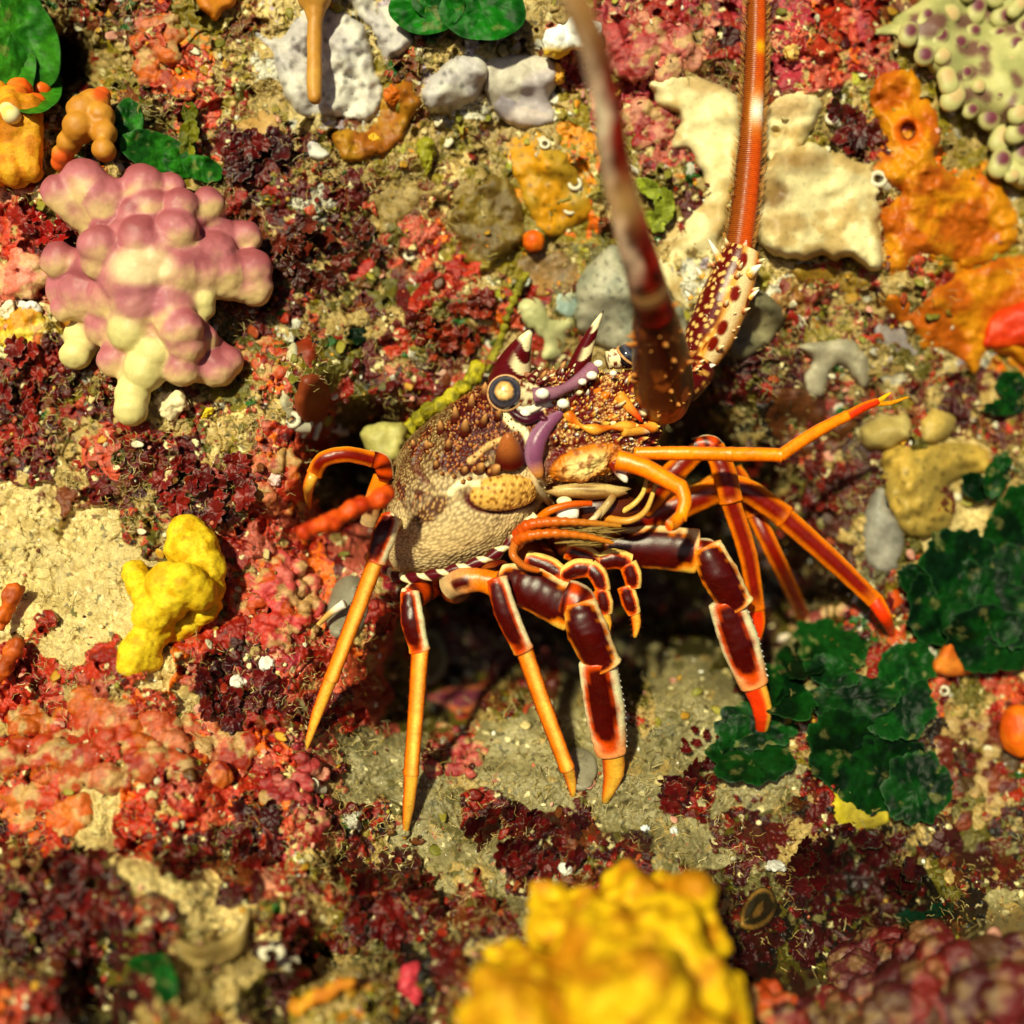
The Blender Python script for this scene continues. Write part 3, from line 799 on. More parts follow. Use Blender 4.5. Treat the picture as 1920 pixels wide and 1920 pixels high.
for k in range(14):
    u = 1175 + 5 * k; v = 745 + 14 * math.sin(k * 2.2)
    add_cone(B, pos(u, v, -70 + k), pos(u + 16, v - 4 + 12 * math.sin(k), -84 + k), (5 + 2 * math.sin(k)) * PX, lambda T, PH: mixc(C(170, 70, 14), C(250, 206, 110), T), 8, 6)
rq = np.random.default_rng(12)
for k in range(34):                                           # blunt irregular teeth crowding the plates
    u, v = rq.uniform(1060, 1235), rq.uniform(712, 806)
    p, n_ = on_shell(u, v); h = rq.uniform(7, 20); a = rq.uniform(-.9, .5)
    tip = p + n_ * h * PX + np.array([math.cos(a), 0, -math.sin(a)]) * h * .8 * PX
    c0 = [C(150, 50, 16), C(206, 110, 20), C(96, 14, 24), C(120, 84, 44)][k % 4]; c1 = [C(250, 206, 110), C(244, 180, 70), CRM, C(230, 120, 30)][(k * 3) % 4]
    add_cone(B, p - n_ * 4 * PX, tip, rq.uniform(4, 9.5) * PX, (lambda c0, c1: lambda T, PH: mixc(c0, c1, sstep(.2, .8, T + .2 * np.sin(PH))))(c0, c1), 12, 9, rq.uniform(.45, .8), (rq.uniform(-3, 3) * PX, 0, rq.uniform(-3, 3) * PX))
B.build('antennal_plate_edge', M_SHELL, LOB)
# dark socket and pale folds under the near eye
B = Batch()
for (a, b_, c_, r, col) in [((956, 772), (984, 790), (1018, 776), 9, C(70, 14, 36)), ((962, 764), (990, 774), (1024, 756), 6, C(250, 232, 210)), ((1000, 778), (1020, 788), (1036, 800), 6, C(84, 20, 44)), ((984, 704), (1004, 716), (1024, 728), 7, C(190, 120, 90)), ((930, 700), (944, 694), (964, 696), 6, C(206, 120, 50))]:
    pp = shell_path([a, b_, c_], 24, 5)
    add_tube(B, pp, r * (.35 + .65 * np.sin(np.linspace(.2, math.pi - .2, 24))) * PX, None, 12, (lambda col: lambda T, PH: mixc(col, np.asarray(col) * .6, sstep(0, 1, np.sin(T * 9 + PH))))(col))
B.build('eye_socket', M_SHELL, LOB)

# belly rim: maroon beads on a pale band
B = Batch()
pp = catmull(np.array([pos(722, 1066, 0), pos(750, 1084, -40), pos(800, 1080, -64), pos(860, 1066, -78), pos(920, 1044, -84), pos(965, 1010, -88), pos(1005, 965, -96)]), 260)
add_tube(B, pp, (9 + 2.2 * np.sin(np.linspace(0, 56, 260))) * PX, 9 * PX, 24, lambda T, PH: mixc(CRM, C(84, 8, 20), sstep(-.55, -.3, np.sin(T * 56 + 1.2 * np.sin(PH))) * sstep(.86, .8, T)))
B.build('belly_rim', M_SHELL, LOB)
# underside plates hidden mostly in shadow
B = Batch()
for (a, b, r) in [((770, 1090, 20), (800, 1120, 40), 30), ((830, 1088, 0), (880, 1110, 20), 34), ((900, 1070, 0), (960, 1090, 10), 34), ((970, 1040, -10), (1040, 1060, 0), 36), ((1030, 1000, 0), (1120, 1020, 20), 40), ((1080, 950, 10), (1180, 960, 30), 34)]:
    pth = catmull(np.array([pos(*a), pos(*b)]), 16)
    add_tube(B, pth, r * np.sqrt(np.sin(np.linspace(.15, math.pi - .15, 16))) * PX, None, 16, lambda T, PH: mixc(C(96, 18, 10), C(150, 70, 24), .5 + .5 * np.sin(7 * T + 2 * PH)))
B.build('breastplate', M_SHELL, LOB)
# abdomen disappearing into the crevice behind
B = Batch()
pth = catmull(np.array([pos(790, 965, 90), pos(770, 975, 170), pos(780, 990, 260), pos(820, 1000, 330)]), 40)
add_tube(B, pth, np.linspace(60, 50, 40) * PX * (1 + .05 * np.sin(np.linspace(0, 30, 40))), None, 28, lambda T, PH: mixc(C(96, 40, 22), C(196, 150, 90), .5 + .5 * np.sin(T * 34)))
B.build('abdomen', M_SHELL, LOB)

# mouth parts
def palp(pts, r0, r1, c0, c1, rings=0):
    B = Batch(); n = 60
    q = catmull(np.array([pos(*p) for p in pts]), n); r = np.linspace(r0, r1, n)
    if rings: r = r * (1 + .10 * np.sin(np.linspace(0, rings * 6.28, n)))
    add_tube(B, q, r * PX, None, 14, lambda T, PH: mixc(mixc(c0, c1, T), np.asarray(c0) * .55, .4 * sstep(.3, 1, np.abs(np.sin(PH)))))
    return B.build('mouth_palp', M_SHELL, LOB)
palp([(972, 1004, -88), (990, 985, -112), (1040, 978, -122), (1100, 980, -120), (1164, 986, -108)], 13, 4, ORD, C(190, 130, 40), 14)
palp([(966, 1020, -84), (985, 1006, -118), (1040, 1000, -126), (1100, 1006, -122), (1150, 1018, -112)], 12, 4, C(214, 84, 6), C(200, 120, 30), 14)
palp([(970, 1010, -88), (962, 1040, -112), (985, 1062, -112), (1010, 1070, -106)], 9, 5, C(190, 110, 40), C(206, 96, 20))
palp([(1010, 975, -92), (1030, 958, -106), (1070, 946, -108), (1110, 944, -104)], 9, 5, ORA, ORD)
palp([(1150, 968, -60), (1185, 948, -78), (1205, 925, -76), (1213, 895, -60)], 6, 4, C(232, 190, 90), C(210, 180, 90))
palp([(1135, 972, -70), (1180, 976, -90), (1212, 955, -86), (1230, 905, -60)], 8, 4, C(220, 130, 30), C(214, 186, 96))
palp([(1120, 968, -90), (1140, 945, -96), (1150, 930, -90)], 8, 7, C(224, 200, 140), C(150, 100, 40))
palp([(1100, 985, -98), (1118, 968, -100), (1128, 955, -96)], 6, 5, CRM, C(190, 150, 90))
B = Batch()
v, f = ICO3
B.add(pos(1064, 960, -92) + v * np.array([36, 12, 17]) * (1 - .45 * np.abs(v[:, :1]) ** 2) * PX, f, mixc(WHT, ORA, sstep(.5, 1, np.abs(v[:, 0]))))
B.add(pos(1104, 921, -82) + v * np.array([76, 18, 15]) * PX * (1 + .12 * vnoise(v[:, 0] * 5, v[:, 2] * 3, None, 4))[:, None], f, mixc(mixc(C(206, 176, 112), C(140, 84, 30), sstep(-.3, .8, -v[:, 2])), C(110, 52, 20), sstep(.1, .7, vnoise(v[:, 0] * 3, v[:, 2] * 9, None, 8)) * .7))  # shadow streaks and darker underside painted into the plate
B.add(pos(1058, 940, -98) + v * np.array([14, 8, 9]) * PX, f, CRM)
B.add(pos(1130, 955, -50) + v * np.array([70, 30, 36]) * PX, f, C(80, 30, 14))  # dark body added to paint the gap behind the mouth parts as shaded
B.build('mandible', M_SHELL, LOB)
B = Batch()
for k in range(60):                                           # bristles
    u = rw.uniform(1040, 1120); v_ = rw.uniform(986, 1024)
    q = catmull(np.array([pos(u, v_, -108), pos(u + 30, v_ - 1, -118), pos(u + rw.uniform(40, 62), v_ + rw.uniform(-8, 8), -110)]), 5)
    add_tube(B, q, np.linspace(1.4, .4, 5) * PX, None, 4, lambda T, PH: np.broadcast_to(C(150, 120, 60), T.shape + (3,)))
B.build('mouth_bristles', M_HAIR, LOB)

# small feeding limbs in front of the dark hollow
def limb(name, first, rest):
    root = seg(name, first[0], first[1], first[2], LOB, **(first[3] if len(first) > 3 else {}))
    for nm, pts, w, s_, kw in rest:
        seg(nm, pts, w, s_, root, **kw)
    return root
def st_feed(T, PH):
    return panel(T, PH, .06, .9, -.8, .45, MAR, ORD, mixc(C(252, 206, 110), ORA, sstep(0, -.9, np.sin(PH))))
def st_feed_plain(T, PH):
    cc = mixc(C(252, 196, 84), ORA, sstep(.1, .9, -np.sin(PH)) * .7)
    return mixc(cc, MAR, sstep(.62, .40, np.sqrt(((T - .45) / .55) ** 2 + ((np.sin(PH) + .15) / .8) ** 2)) * (np.cos(PH) > -.2))
limb('feeding_limb', ([(985, 1046, -60), (1030, 1062, -70), (1058, 1082, -76)], [32, 38, 32], st_feed),
     [('limb_segment', [(1052, 1082, -76), (1082, 1066, -86), (1112, 1066, -88)], [28, 38, 34], st_feed, {}),
      ('limb_segment', [(1104, 1062, -88), (1122, 1080, -92), (1132, 1110, -92)], [34, 36, 28], st_feed, {}),
      ('limb_segment', [(1126, 1104, -92), (1134, 1130, -92), (1136, 1152, -90)], [30, 32, 24], st_feed, {}),
      ('limb_tip', [(1134, 1148, -90), (1138, 1170, -88), (1139, 1194, -84)], [20, 18, 6], st_tip, {'spiny': 8})])
limb('feeding_limb', ([(1060, 1030, -50), (1100, 1044, -50), (1124, 1060, -48)], [36, 42, 34], st_feed),
     [('limb_segment', [(1118, 1058, -48), (1150, 1048, -52), (1184, 1056, -52)], [30, 40, 34], st_feed, {}),
      ('limb_segment', [(1176, 1056, -52), (1186, 1080, -52), (1188, 1104, -50)], [36, 36, 28], st_feed, {}),
      ('limb_segment', [(1172, 1098, -50), (1182, 1130, -50), (1190, 1152, -48)], [32, 34, 24], st_feed, {}),
      ('limb_tip', [(1190, 1148, -48), (1193, 1170, -46), (1190, 1196, -44)], [20, 18, 6], st_tip, {'spiny': 8})])

# walking legs --------------------------------------------------------------
LG = dict(flare=.10)
# rear leg arching over the left edge of the hollow
limb('walking_leg', ([(690, 985, 30), (700, 940, 5), (716, 892, -10)], [30, 34, 32], st_pale),
     [('leg_segment', [(724, 900, -12), (716, 868, -24), (690, 858, -34)], [30, 36, 30], st_redbase, LG),
      ('leg_segment', [(702, 862, -32), (650, 852, -50), (606, 862, -50), (588, 892, -36)], [30, 30, 30, 28], st_dark, LG),
      ('leg_tip', [(590, 884, -38), (578, 915, -28), g(580, 956, 4)], [26, 22, 6], st_tip, {})])
# left-hand leg reaching down the wall
limb('walking_leg', ([(728, 1010, 20), (732, 984, -50), (722, 975, -100)], [40, 44, 38], st_redbase),
     [('leg_segment', [(734, 968, -112), (720, 1006, -122), (703, 1056, -118)], [38, 46, 36], st_merus, LG),
      ('leg_segment', [(708, 1042, -118), (664, 1160, -100), (618, 1280, -76)], [32, 30, 27], st_shaft, dict(flare=.10, spiny=16)),
      ('leg_tip', [(620, 1272, -76), (594, 1340, -80), g(572, 1408, 2)], [27, 22, 7], st_tip, {})])
# second left leg, straight down
limb('walking_leg', ([(815, 1095, 10), (790, 1108, -40), (768, 1124, -72)], [46, 52, 44], st_redbase, LG),
     [('leg_segment', [(768, 1108, -80), (774, 1164, -92), (788, 1224, -86)], [34, 46, 36], st_merus, LG),
      ('leg_segment', [(788, 1212, -88), (780, 1330, -84), (770, 1458, -78)], [34, 31, 28], st_shaft, dict(flare=.10, spiny=16)),
      ('leg_tip', [(771, 1450, -78), (766, 1510, -72), g(758, 1574, 2)], [28, 23, 7], st_tip, {})])
# third leg
limb('walking_leg', ([(836, 1104, -60), (866, 1090, -84), (900, 1088, -92), (930, 1096, -96)], [44, 52, 44, 48], st_pale, LG),
     [('leg_segment', [(930, 1082, -104), (950, 1150, -108), (984, 1224, -98)], [40, 46, 36], st_merus, LG),
      ('leg_segment', [(980, 1210, -98), (1018, 1320, -72), (1066, 1448, -44)], [34, 32, 28], st_shaft, dict(flare=.10, spiny=16)),
      ('leg_tip', [(1064, 1440, -46), (1071, 1466, -32), g(1075, 1494, 2)], [26, 20, 8], st_tip, {'spiny': 8})])
# big front leg, near side
limb('front_leg', ([(935, 1085, -50), (1000, 1104, -70), (1082, 1150, -80)], [58, 88, 84], st_merus_wide, dict(flat=.6)),
     [('leg_segment', [(1058, 1118, -92), (1082, 1130, -98), (1098, 1158, -98)], [64, 74, 60], st_redbase, {}),
      ('leg_segment', [(1086, 1126, -104), (1102, 1184, -104), (1136, 1256, -92)], [60, 80, 62], st_merus_wide, LG),
      ('leg_segment', [(1118, 1234, -96), (1134, 1330, -72), (1146, 1418, -54)], [70, 76, 56], st_prop_wide, dict(ridge=16)),
      ('leg_tip', [(1148, 1408, -54), (1150, 1450, -40), g(1133, 1506, 2)], [46, 40, 10], st_tip, {})])
# big front leg, far side
limb('front_leg', ([(1130, 1026, 20), (1220, 1026, 10), (1312, 1034, 0)], [64, 82, 86], st_merus_wide, dict(flat=.6)),
     [('leg_segment', [(1296, 1040, 0), (1322, 1040, -8), (1334, 1062, -8)], [54, 62, 56], st_redbase, {}),
      ('leg_segment', [(1322, 1022, -12), (1350, 1080, -14), (1386, 1142, -4)], [58, 74, 58], st_merus_wide, LG),
      ('leg_segment', [(1358, 1122, -4), (1388, 1210, 4), (1416, 1290, 14)], [66, 74, 52], st_prop_wide, dict(ridge=14)),
      ('leg_tip', [(1412, 1278, 14), (1430, 1336, 26), g(1424, 1396, 2)], [46, 36, 8], lambda T, PH: mixc(st_redtip(T, PH), YELO, sstep(.1, .6, np.sin(PH)) * .8), {})])
# far-side legs behind
limb('walking_leg', ([(1200, 960, 60), (1260, 890, 40), (1312, 842, 30)], [40, 46, 36], st_dark),
     [('leg_segment', [(1300, 838, 26), (1330, 832, 20), (1346, 846, 20)], [34, 34, 36], st_redbase, {}),
      ('leg_segment', [(1338, 836, 20), (1358, 886, 16), (1372, 944, 22)], [38, 46, 42], st_dark, LG),
      ('leg_segment', [(1366, 930, 22), (1402, 1040, 40), (1420, 1148, 56)], [38, 36, 28], st_dark, LG),
      ('leg_tip', [(1418, 1140, 56), (1424, 1170, 62), (1420, 1204, 70)], [30, 22, 8], st_redtip, {'spiny': 10})])
limb('walking_leg', ([(1160, 990, 90), (1260, 952, 76), (1352, 916, 66)], [46, 56, 48], st_dark),
     [('leg_segment', [(1350, 906, 66), (1404, 922, 58), (1476, 972, 60)], [44, 46, 42], st_dark, LG),
      ('leg_segment', [(1462, 962, 60), (1560, 1050, 62), (1644, 1130, 66)], [42, 38, 30], st_dark, LG),
      ('leg_tip', [(1638, 1122, 66), (1660, 1158, 66), g(1674, 1194, 3)], [34, 27, 10], st_redtip, {'spiny': 14})])
limb('walking_leg', ([(1200, 980, 130), (1300, 930, 112), (1386, 890, 104)], [40, 46, 40], st_dark),
     [('leg_segment', [(1372, 880, 100), (1396, 920, 100), (1416, 966, 108)], [38, 42, 38], st_dark, LG),
      ('leg_segment', [(1412, 956, 108), (1462, 1060, 124), g(1512, 1170, -4)], [34, 32, 24], st_dark, LG)])

# antennules: thin jointed orange feelers
limb('antennule', ([(1188, 850, -84), (1280, 850, -96), (1378, 852, -104)], [24, 27, 26], st_orange, LG),
     [('antennule_segment', [(1372, 852, -104), (1420, 852, -108), (1468, 854, -112)], [27, 27, 26], st_orange, LG),
      ('antennule_segment', [(1460, 856, -112), (1530, 810, -104), (1592, 778, -96)], [25, 24, 20], st_orange, LG),
      ('antennule_segment', [(1586, 782, -96), (1618, 764, -94), (1648, 752, -92)], [20, 18, 13], st_redtip, {}),
      ('antennule_tip', [(1640, 757, -92), (1656, 746, -92), (1670, 736, -92)], [10, 9, 2], lambda T, PH: np.broadcast_to(C(252, 186, 20), T.shape + (3,)), {}),
      ('antennule_tip', [(1640, 757, -92), (1668, 756, -90), (1704, 744, -88)], [10, 9, 2], lambda T, PH: np.broadcast_to(C(240, 150, 16), T.shape + (3,)), {})])
limb('antennule', ([(1156, 862, -110), (1210, 878, -122), (1282, 918, -132)], [40, 36, 30], st_orange, LG),
     [('antennule_segment', [(1274, 908, -132), (1284, 940, -138), (1274, 976, -140)], [30, 27, 24], st_orange, LG),
      ('antennule_segment', [(1276, 968, -142), (1262, 982, -156), (1254, 986, -172)], [24, 26, 22], st_orange, {})])

# long antennae
def flagellum(pts, w, colf, parent, n=420, rings=150, hair=0, rtmul=.95):
    q = catmull(np.array([pos(*p) for p in pts]), n)
    t = np.linspace(0, 1, n)
    ww = np.interp(t, np.linspace(0, 1, len(w)), w) / 2 * PX * (1 + q[:, 1] / D)
    ww = ww * (1 + .045 * np.sin(t * rings * 6.283))
    B = Batch(); add_tube(B, q, ww, ww * rtmul, 24, colf)
    f_ = B.build('flagellum', M_SHELL, parent)
    if hair:
        rr = np.random.default_rng(3); B = Batch()
        for k in range(hair):
            i = rr.integers(2, n - 3); s_ = 1 if rr.uniform() < .7 else -1
            tg = q[i + 1] - q[i - 1]; tg /= np.linalg.norm(tg)
            e = np.cross(tg, VIEW); e /= np.linalg.norm(e); e = e * np.sign(e[0]) * s_
            a = rr.uniform(-.6, .6); e = e * math.cos(a) + VIEW * math.sin(a)
            b = q[i] + e * ww[i] * .95
            L_ = rr.uniform(7, 12) * PX
            p2 = np.array([b, b + e * L_ * .7 + tg * L_ * .5, b + e * L_ + tg * L_ * 1.1])
            add_tube(B, p2, np.array([.7, .5, .2]) * PX, None, 3, lambda T, PH: np.broadcast_to(C(200, 140, 70), T.shape + (3,)))
        B.build('bristles', M_HAIR, f_)
    return f_
def antenna_base(b0, b1, w, seed, nsp, side_dark):
    n = 110; NSd = 90
    q = catmull(np.array([pos(*b0), pos(*((np.array(b0) + np.array(b1)) / 2 + np.array([4, 3, -3]))), pos(*b1)]), n)
    t = np.linspace(0, 1, n)
    ww = np.interp(t, np.linspace(0, 1, len(w)), w) / 2 * PX * (1 + q[:, 1] / D) * np.sqrt(np.clip(1 - np.clip((t - .96) / .04, 0, 1) ** 2, .05, 1)) * np.sqrt(np.clip(1 - np.clip((.05 - t) / .05, 0, 1) ** 2, .05, 1))
    def cf(T, PH):
        s = np.sin(PH)
        if not side_dark:
            cc = mixc(C(72, 12, 6), C(170, 86, 30), sstep(-.05, .45, fbm(T * 9, PH * 2.2, None, 4, 4))); cc = mixc(cc, C(196, 110, 36), sstep(.30, .0, T) * .6)
            return mixc(cc, C(60, 10, 6), sstep(.45, .6, T) * sstep(.98, .8, T) * .8)
        cc = mixc(C(92, 8, 6), C(240, 160, 60), sstep(-.25, .05, s + .12 * np.sin(T * 13)))
        cc = mixc(cc, CRM, sstep(.0, .3, s) * sstep(.9, .5, s) * .75)
        k = sstep(.34, .22, worley(T * 4.2 + seed, PH * 1.25 + 3, 8)[0]) * (s > -.1)
        cc = mixc(cc, C(120, 20, 6), k)
        dt = sstep(.32, .2, worley(T * 13 + seed, PH * 3.2 + 3, 12)[0]) * (s < 0)
        return mixc(cc, C(246, 196, 110), dt * .9)
    B = Batch(); V, F, F3, Cc = tube_arrays(q, ww, ww * .9, NSd, cf)
    B.v.append(V); B.c.append(Cc); B.f4.append(F); B.f3.append(F3); B.n = len(V)
    rr = np.random.default_rng(seed)
    for k in range(nsp):
        i = rr.integers(4, n - 6); a = rr.uniform(-1.9, 1.9)
        tg = q[i + 1] - q[i - 1]; tg /= np.linalg.norm(tg)
        e1 = np.cross(tg, VIEW); e1 /= np.linalg.norm(e1)
        if e1[0] < 0: e1 = -e1
        e2 = np.cross(e1, tg)
        if e2[1] > 0: e2 = -e2
        dr = e1 * math.sin(a) + e2 * math.cos(a)
        b = q[i] + (e1 * math.sin(a) * ww[i] + e2 * math.cos(a) * ww[i] * .9) * .95
        h = rr.choice([2, 3.4, 7, 14], p=[.5, .3, .12, .08]) * PX
        add_cone(B, b, b + dr * h + tg * h * .8, h * .42, lambda T, PH: mixc(C(170, 84, 30), CRM if side_dark else C(206, 140, 70), sstep(.2, .7, T)), 7, 5)
    return B, q, ww
BN, q, ww = antenna_base((1308, 676, 40), (1394, 462, 10), [72, 92, 96, 84, 62], 4, 110, True)
for b, t_, r in [((1392, 470, -4), (1400, 440, -8), 9), ((1352, 490, 4), (1328, 448, -4), 8), ((1402, 515, -10), (1428, 496, -24), 12), ((1318, 520, 10), (1306, 502, 4), 6), ((1296, 560, 16), (1284, 545, 10), 6), ((1404, 560, 0), (1424, 542, -8), 6), ((1318, 690, 20), (1342, 684, 0), 9)]:
    add_cone(BN, pos(*b), pos(*t_), r * PX, lambda T, PH: mixc(C(240, 170, 70), WHT, sstep(.2, .6, T)), 12, 10, .7)
q2 = catmull(np.array([pos(1236, 744, -10), pos(1280, 716, 16), pos(1316, 676, 40)]), 40)
wq = np.interp(np.linspace(0, 1, 40), [0, .3, .8, 1], [34, 42, 40, 30]) * PX
add_tube(BN, q2, wq, wq * .9, 40, lambda T, PH: mixc(C(86, 10, 8), C(236, 170, 80), sstep(.30, .15, worley(T * 6, PH * 2 + 3, 14)[0]) * .9))
for k in range(70):
    i = rw.integers(2, 38); a = rw.uniform(-1.6, 1.6)
    b = q2[i] + np.array([.6 * math.sin(a), -math.cos(a), .8 * math.sin(a)]) * wq[i] * .95; h = rw.choice([3, 5, 11], p=[.5, .35, .15]) * PX
    add_cone(BN, b, b + (b - q2[i]) / wq[i] * h + np.array([h * .6, 0, 0]), h * .45, lambda T, PH: mixc(C(190, 90, 30), CRM, sstep(.2, .8, T)), 7, 5)
far_base = BN.build('antenna', M_SHELL, LOB)
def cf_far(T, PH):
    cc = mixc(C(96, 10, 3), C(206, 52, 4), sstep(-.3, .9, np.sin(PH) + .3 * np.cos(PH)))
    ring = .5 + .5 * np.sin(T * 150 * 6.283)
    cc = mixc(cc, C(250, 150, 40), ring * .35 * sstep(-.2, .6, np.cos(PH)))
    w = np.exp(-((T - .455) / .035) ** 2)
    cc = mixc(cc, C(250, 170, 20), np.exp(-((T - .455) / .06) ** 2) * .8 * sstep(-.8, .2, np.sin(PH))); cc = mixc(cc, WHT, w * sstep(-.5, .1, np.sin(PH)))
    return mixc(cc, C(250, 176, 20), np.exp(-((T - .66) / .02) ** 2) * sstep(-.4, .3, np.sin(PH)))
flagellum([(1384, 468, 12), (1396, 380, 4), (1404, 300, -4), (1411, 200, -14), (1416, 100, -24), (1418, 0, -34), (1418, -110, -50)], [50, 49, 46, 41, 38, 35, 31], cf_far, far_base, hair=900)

# near antenna: comes towards the camera, well out of focus
BN, q, ww = antenna_base((1248, 768, -50), (1222, 566, -320), [80, 114, 110, 92, 70], 9, 120, False)
near_base = BN.build('antenna', M_SHELL, LOB)
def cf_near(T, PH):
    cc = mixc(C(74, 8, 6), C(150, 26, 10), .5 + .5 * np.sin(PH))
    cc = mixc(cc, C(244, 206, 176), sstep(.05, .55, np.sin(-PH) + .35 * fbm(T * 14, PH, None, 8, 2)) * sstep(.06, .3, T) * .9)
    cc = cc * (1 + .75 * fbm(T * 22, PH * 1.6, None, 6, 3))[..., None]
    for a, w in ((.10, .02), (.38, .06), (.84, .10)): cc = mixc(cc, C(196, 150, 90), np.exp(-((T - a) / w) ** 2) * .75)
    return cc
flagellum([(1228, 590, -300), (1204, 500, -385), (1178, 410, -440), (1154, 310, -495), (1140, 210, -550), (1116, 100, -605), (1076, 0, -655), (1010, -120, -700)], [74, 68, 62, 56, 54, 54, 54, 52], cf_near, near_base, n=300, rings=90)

# ------------------------------------------------------------------ sponges, algae, shells: builders
def poly_dist(x, y, poly):
    a = poly; b = np.roll(poly, -1, 0)
    best = np.full(x.shape, 1e18); inside = np.zeros(x.shape, bool)
    for (ax, ay), (bx, by) in zip(a, b):
        dx, dy = bx - ax, by - ay; L2 = dx * dx + dy * dy + 1e-12
        t = np.clip(((x - ax) * dx + (y - ay) * dy) / L2, 0, 1)
        best = np.minimum(best, (x - ax - t * dx) ** 2 + (y - ay - t * dy) ** 2)
        with np.errstate(divide='ignore', invalid='ignore'):
            cr = ((ay > y) != (by > y)) & (x < (bx - ax) * (y - ay) / (by - ay + 1e-15) + ax)
        inside ^= cr
    return np.sqrt(best), inside

def crust(name, pts, thick, colf, m, edge=30, lift=0, lump=(), step=5.5, rag=3.0, parent=None, base=None, seed=1, hole=None, body=8, smooth_base=True):
    """a fleshy plate grown over the rock: real thickness, rounded rim, own relief.
    lump: list of (wavelength, height); colf(u, v, e, h, nz) -> colour"""
    o = catmull(np.array(pts, float), max(60, int(sum(math.dist(pts[i], pts[i - 1]) for i in range(len(pts))) / 7)), True)
    tn = np.roll(o, -1, 0) - np.roll(o, 1, 0); nr = np.stack([tn[:, 1], -tn[:, 0]], 1); nr /= np.linalg.norm(nr, axis=1)[:, None] + 1e-9
    o = o + nr * (rag * fbm(o[:, 0] / 22, o[:, 1] / 22, None, seed, 3))[:, None]
    rr = np.random.default_rng(seed)
    gx = np.arange(o[:, 0].min(), o[:, 0].max(), step); gy = np.arange(o[:, 1].min(), o[:, 1].max(), step * .866)
    X, Y = np.meshgrid(gx, gy); X = X + (np.arange(len(gy)) % 2)[:, None] * step / 2
    X = X + rr.uniform(-.25, .25, X.shape) * step; Y = Y + rr.uniform(-.25, .25, Y.shape) * step
    X = X.ravel(); Y = Y.ravel()
    dd, ins = poly_dist(X, Y, o)
    k = ins & (dd > step * .55)
    V2 = [Vector((float(a), float(b))) for a, b in o] + [Vector((float(a), float(b))) for a, b in zip(X[k], Y[k])]
    n = len(o)
    vo, _, fo, *_r = delaunay_2d_cdt(V2, [(i, (i + 1) % n) for i in range(n)], [], 1, 1e-4)
    vo = np.array([[q.x, q.y] for q in vo]); fo = np.array([f for f in fo if len(f) == 3])
    U, Vv = vo[:, 0], vo[:, 1]
    e, _i = poly_dist(U, Vv, o)
    q = np.clip(e / edge, 0, 1)
    prof = np.sqrt(np.clip(1 - (1 - q) ** 2, 0, 1))
    nz = fbm(U / 45, Vv / 45, None, seed + 5, 4)
    h = thick * prof
    for wl, am in lump:
        h = h + am * prof * fbm(U / wl, Vv / wl, None, seed + int(wl), 1 if wl > 75 else 3)
    if hole:
        for (hu, hv, hr, hd) in hole:
            r = np.sqrt((U - hu) ** 2 + (Vv - hv) ** 2) / hr
            h = h + hd * .55 * np.exp(-((r - 1.5) / .45) ** 2) - hd * 1.3 * sstep(1.05, .55, r)
    b0 = td(U, Vv) if base is None else base(U, Vv)
    df = b0 - lift - h
    db = b0 - lift + body
    cols = colf(U, Vv, e, h, nz)
    P = np.concatenate([pos(U, Vv, df), pos(U, Vv, db)])
    nv = len(vo)
    # orient the front towards the camera
    a, b, c_ = P[fo[0, 0]], P[fo[0, 1]], P[fo[0, 2]]
    if np.cross(b - a, c_ - a)[1] > 0: fo = fo[:, ::-1]
    ed = np.concatenate([fo[:, [0, 1]], fo[:, [1, 2]], fo[:, [2, 0]]])
    key = np.sort(ed, 1); kk = key[:, 0].astype(np.int64) * nv + key[:, 1]
    un, inv, cnt = np.unique(kk, return_inverse=True, return_counts=True)
    be = ed[cnt[inv] == 1]
    side = np.stack([be[:, 1], be[:, 0], be[:, 0] + nv, be[:, 1] + nv], 1)
    return add_mesh(name, P, [side, np.concatenate([fo, fo[:, ::-1] + nv])], np.concatenate([cols, cols * .9]), m, parent)

def solid(c0, c1=None, rim=None, rw=14, pores=None, amp=.5):
    """colour rule for a crust: mottled between two colours, optional rim colour and pores"""
    def f(U, V, e, h, nz):
        cc = np.broadcast_to(np.asarray(c0, float), U.shape + (3,))
        if c1 is not None: cc = mixc(cc, c1, sstep(-amp, amp, nz))
        if rim is not None: cc = mixc(rim, cc, sstep(0, rw, e))
        if pores: cc = mixc(cc, cc * .45, sstep(.22, .1, worley(U / pores, V / pores, 9)[0]))
        return cc * (1 + .08 * vnoise(U / 5, V / 5, None, 3))[..., None]
    return f

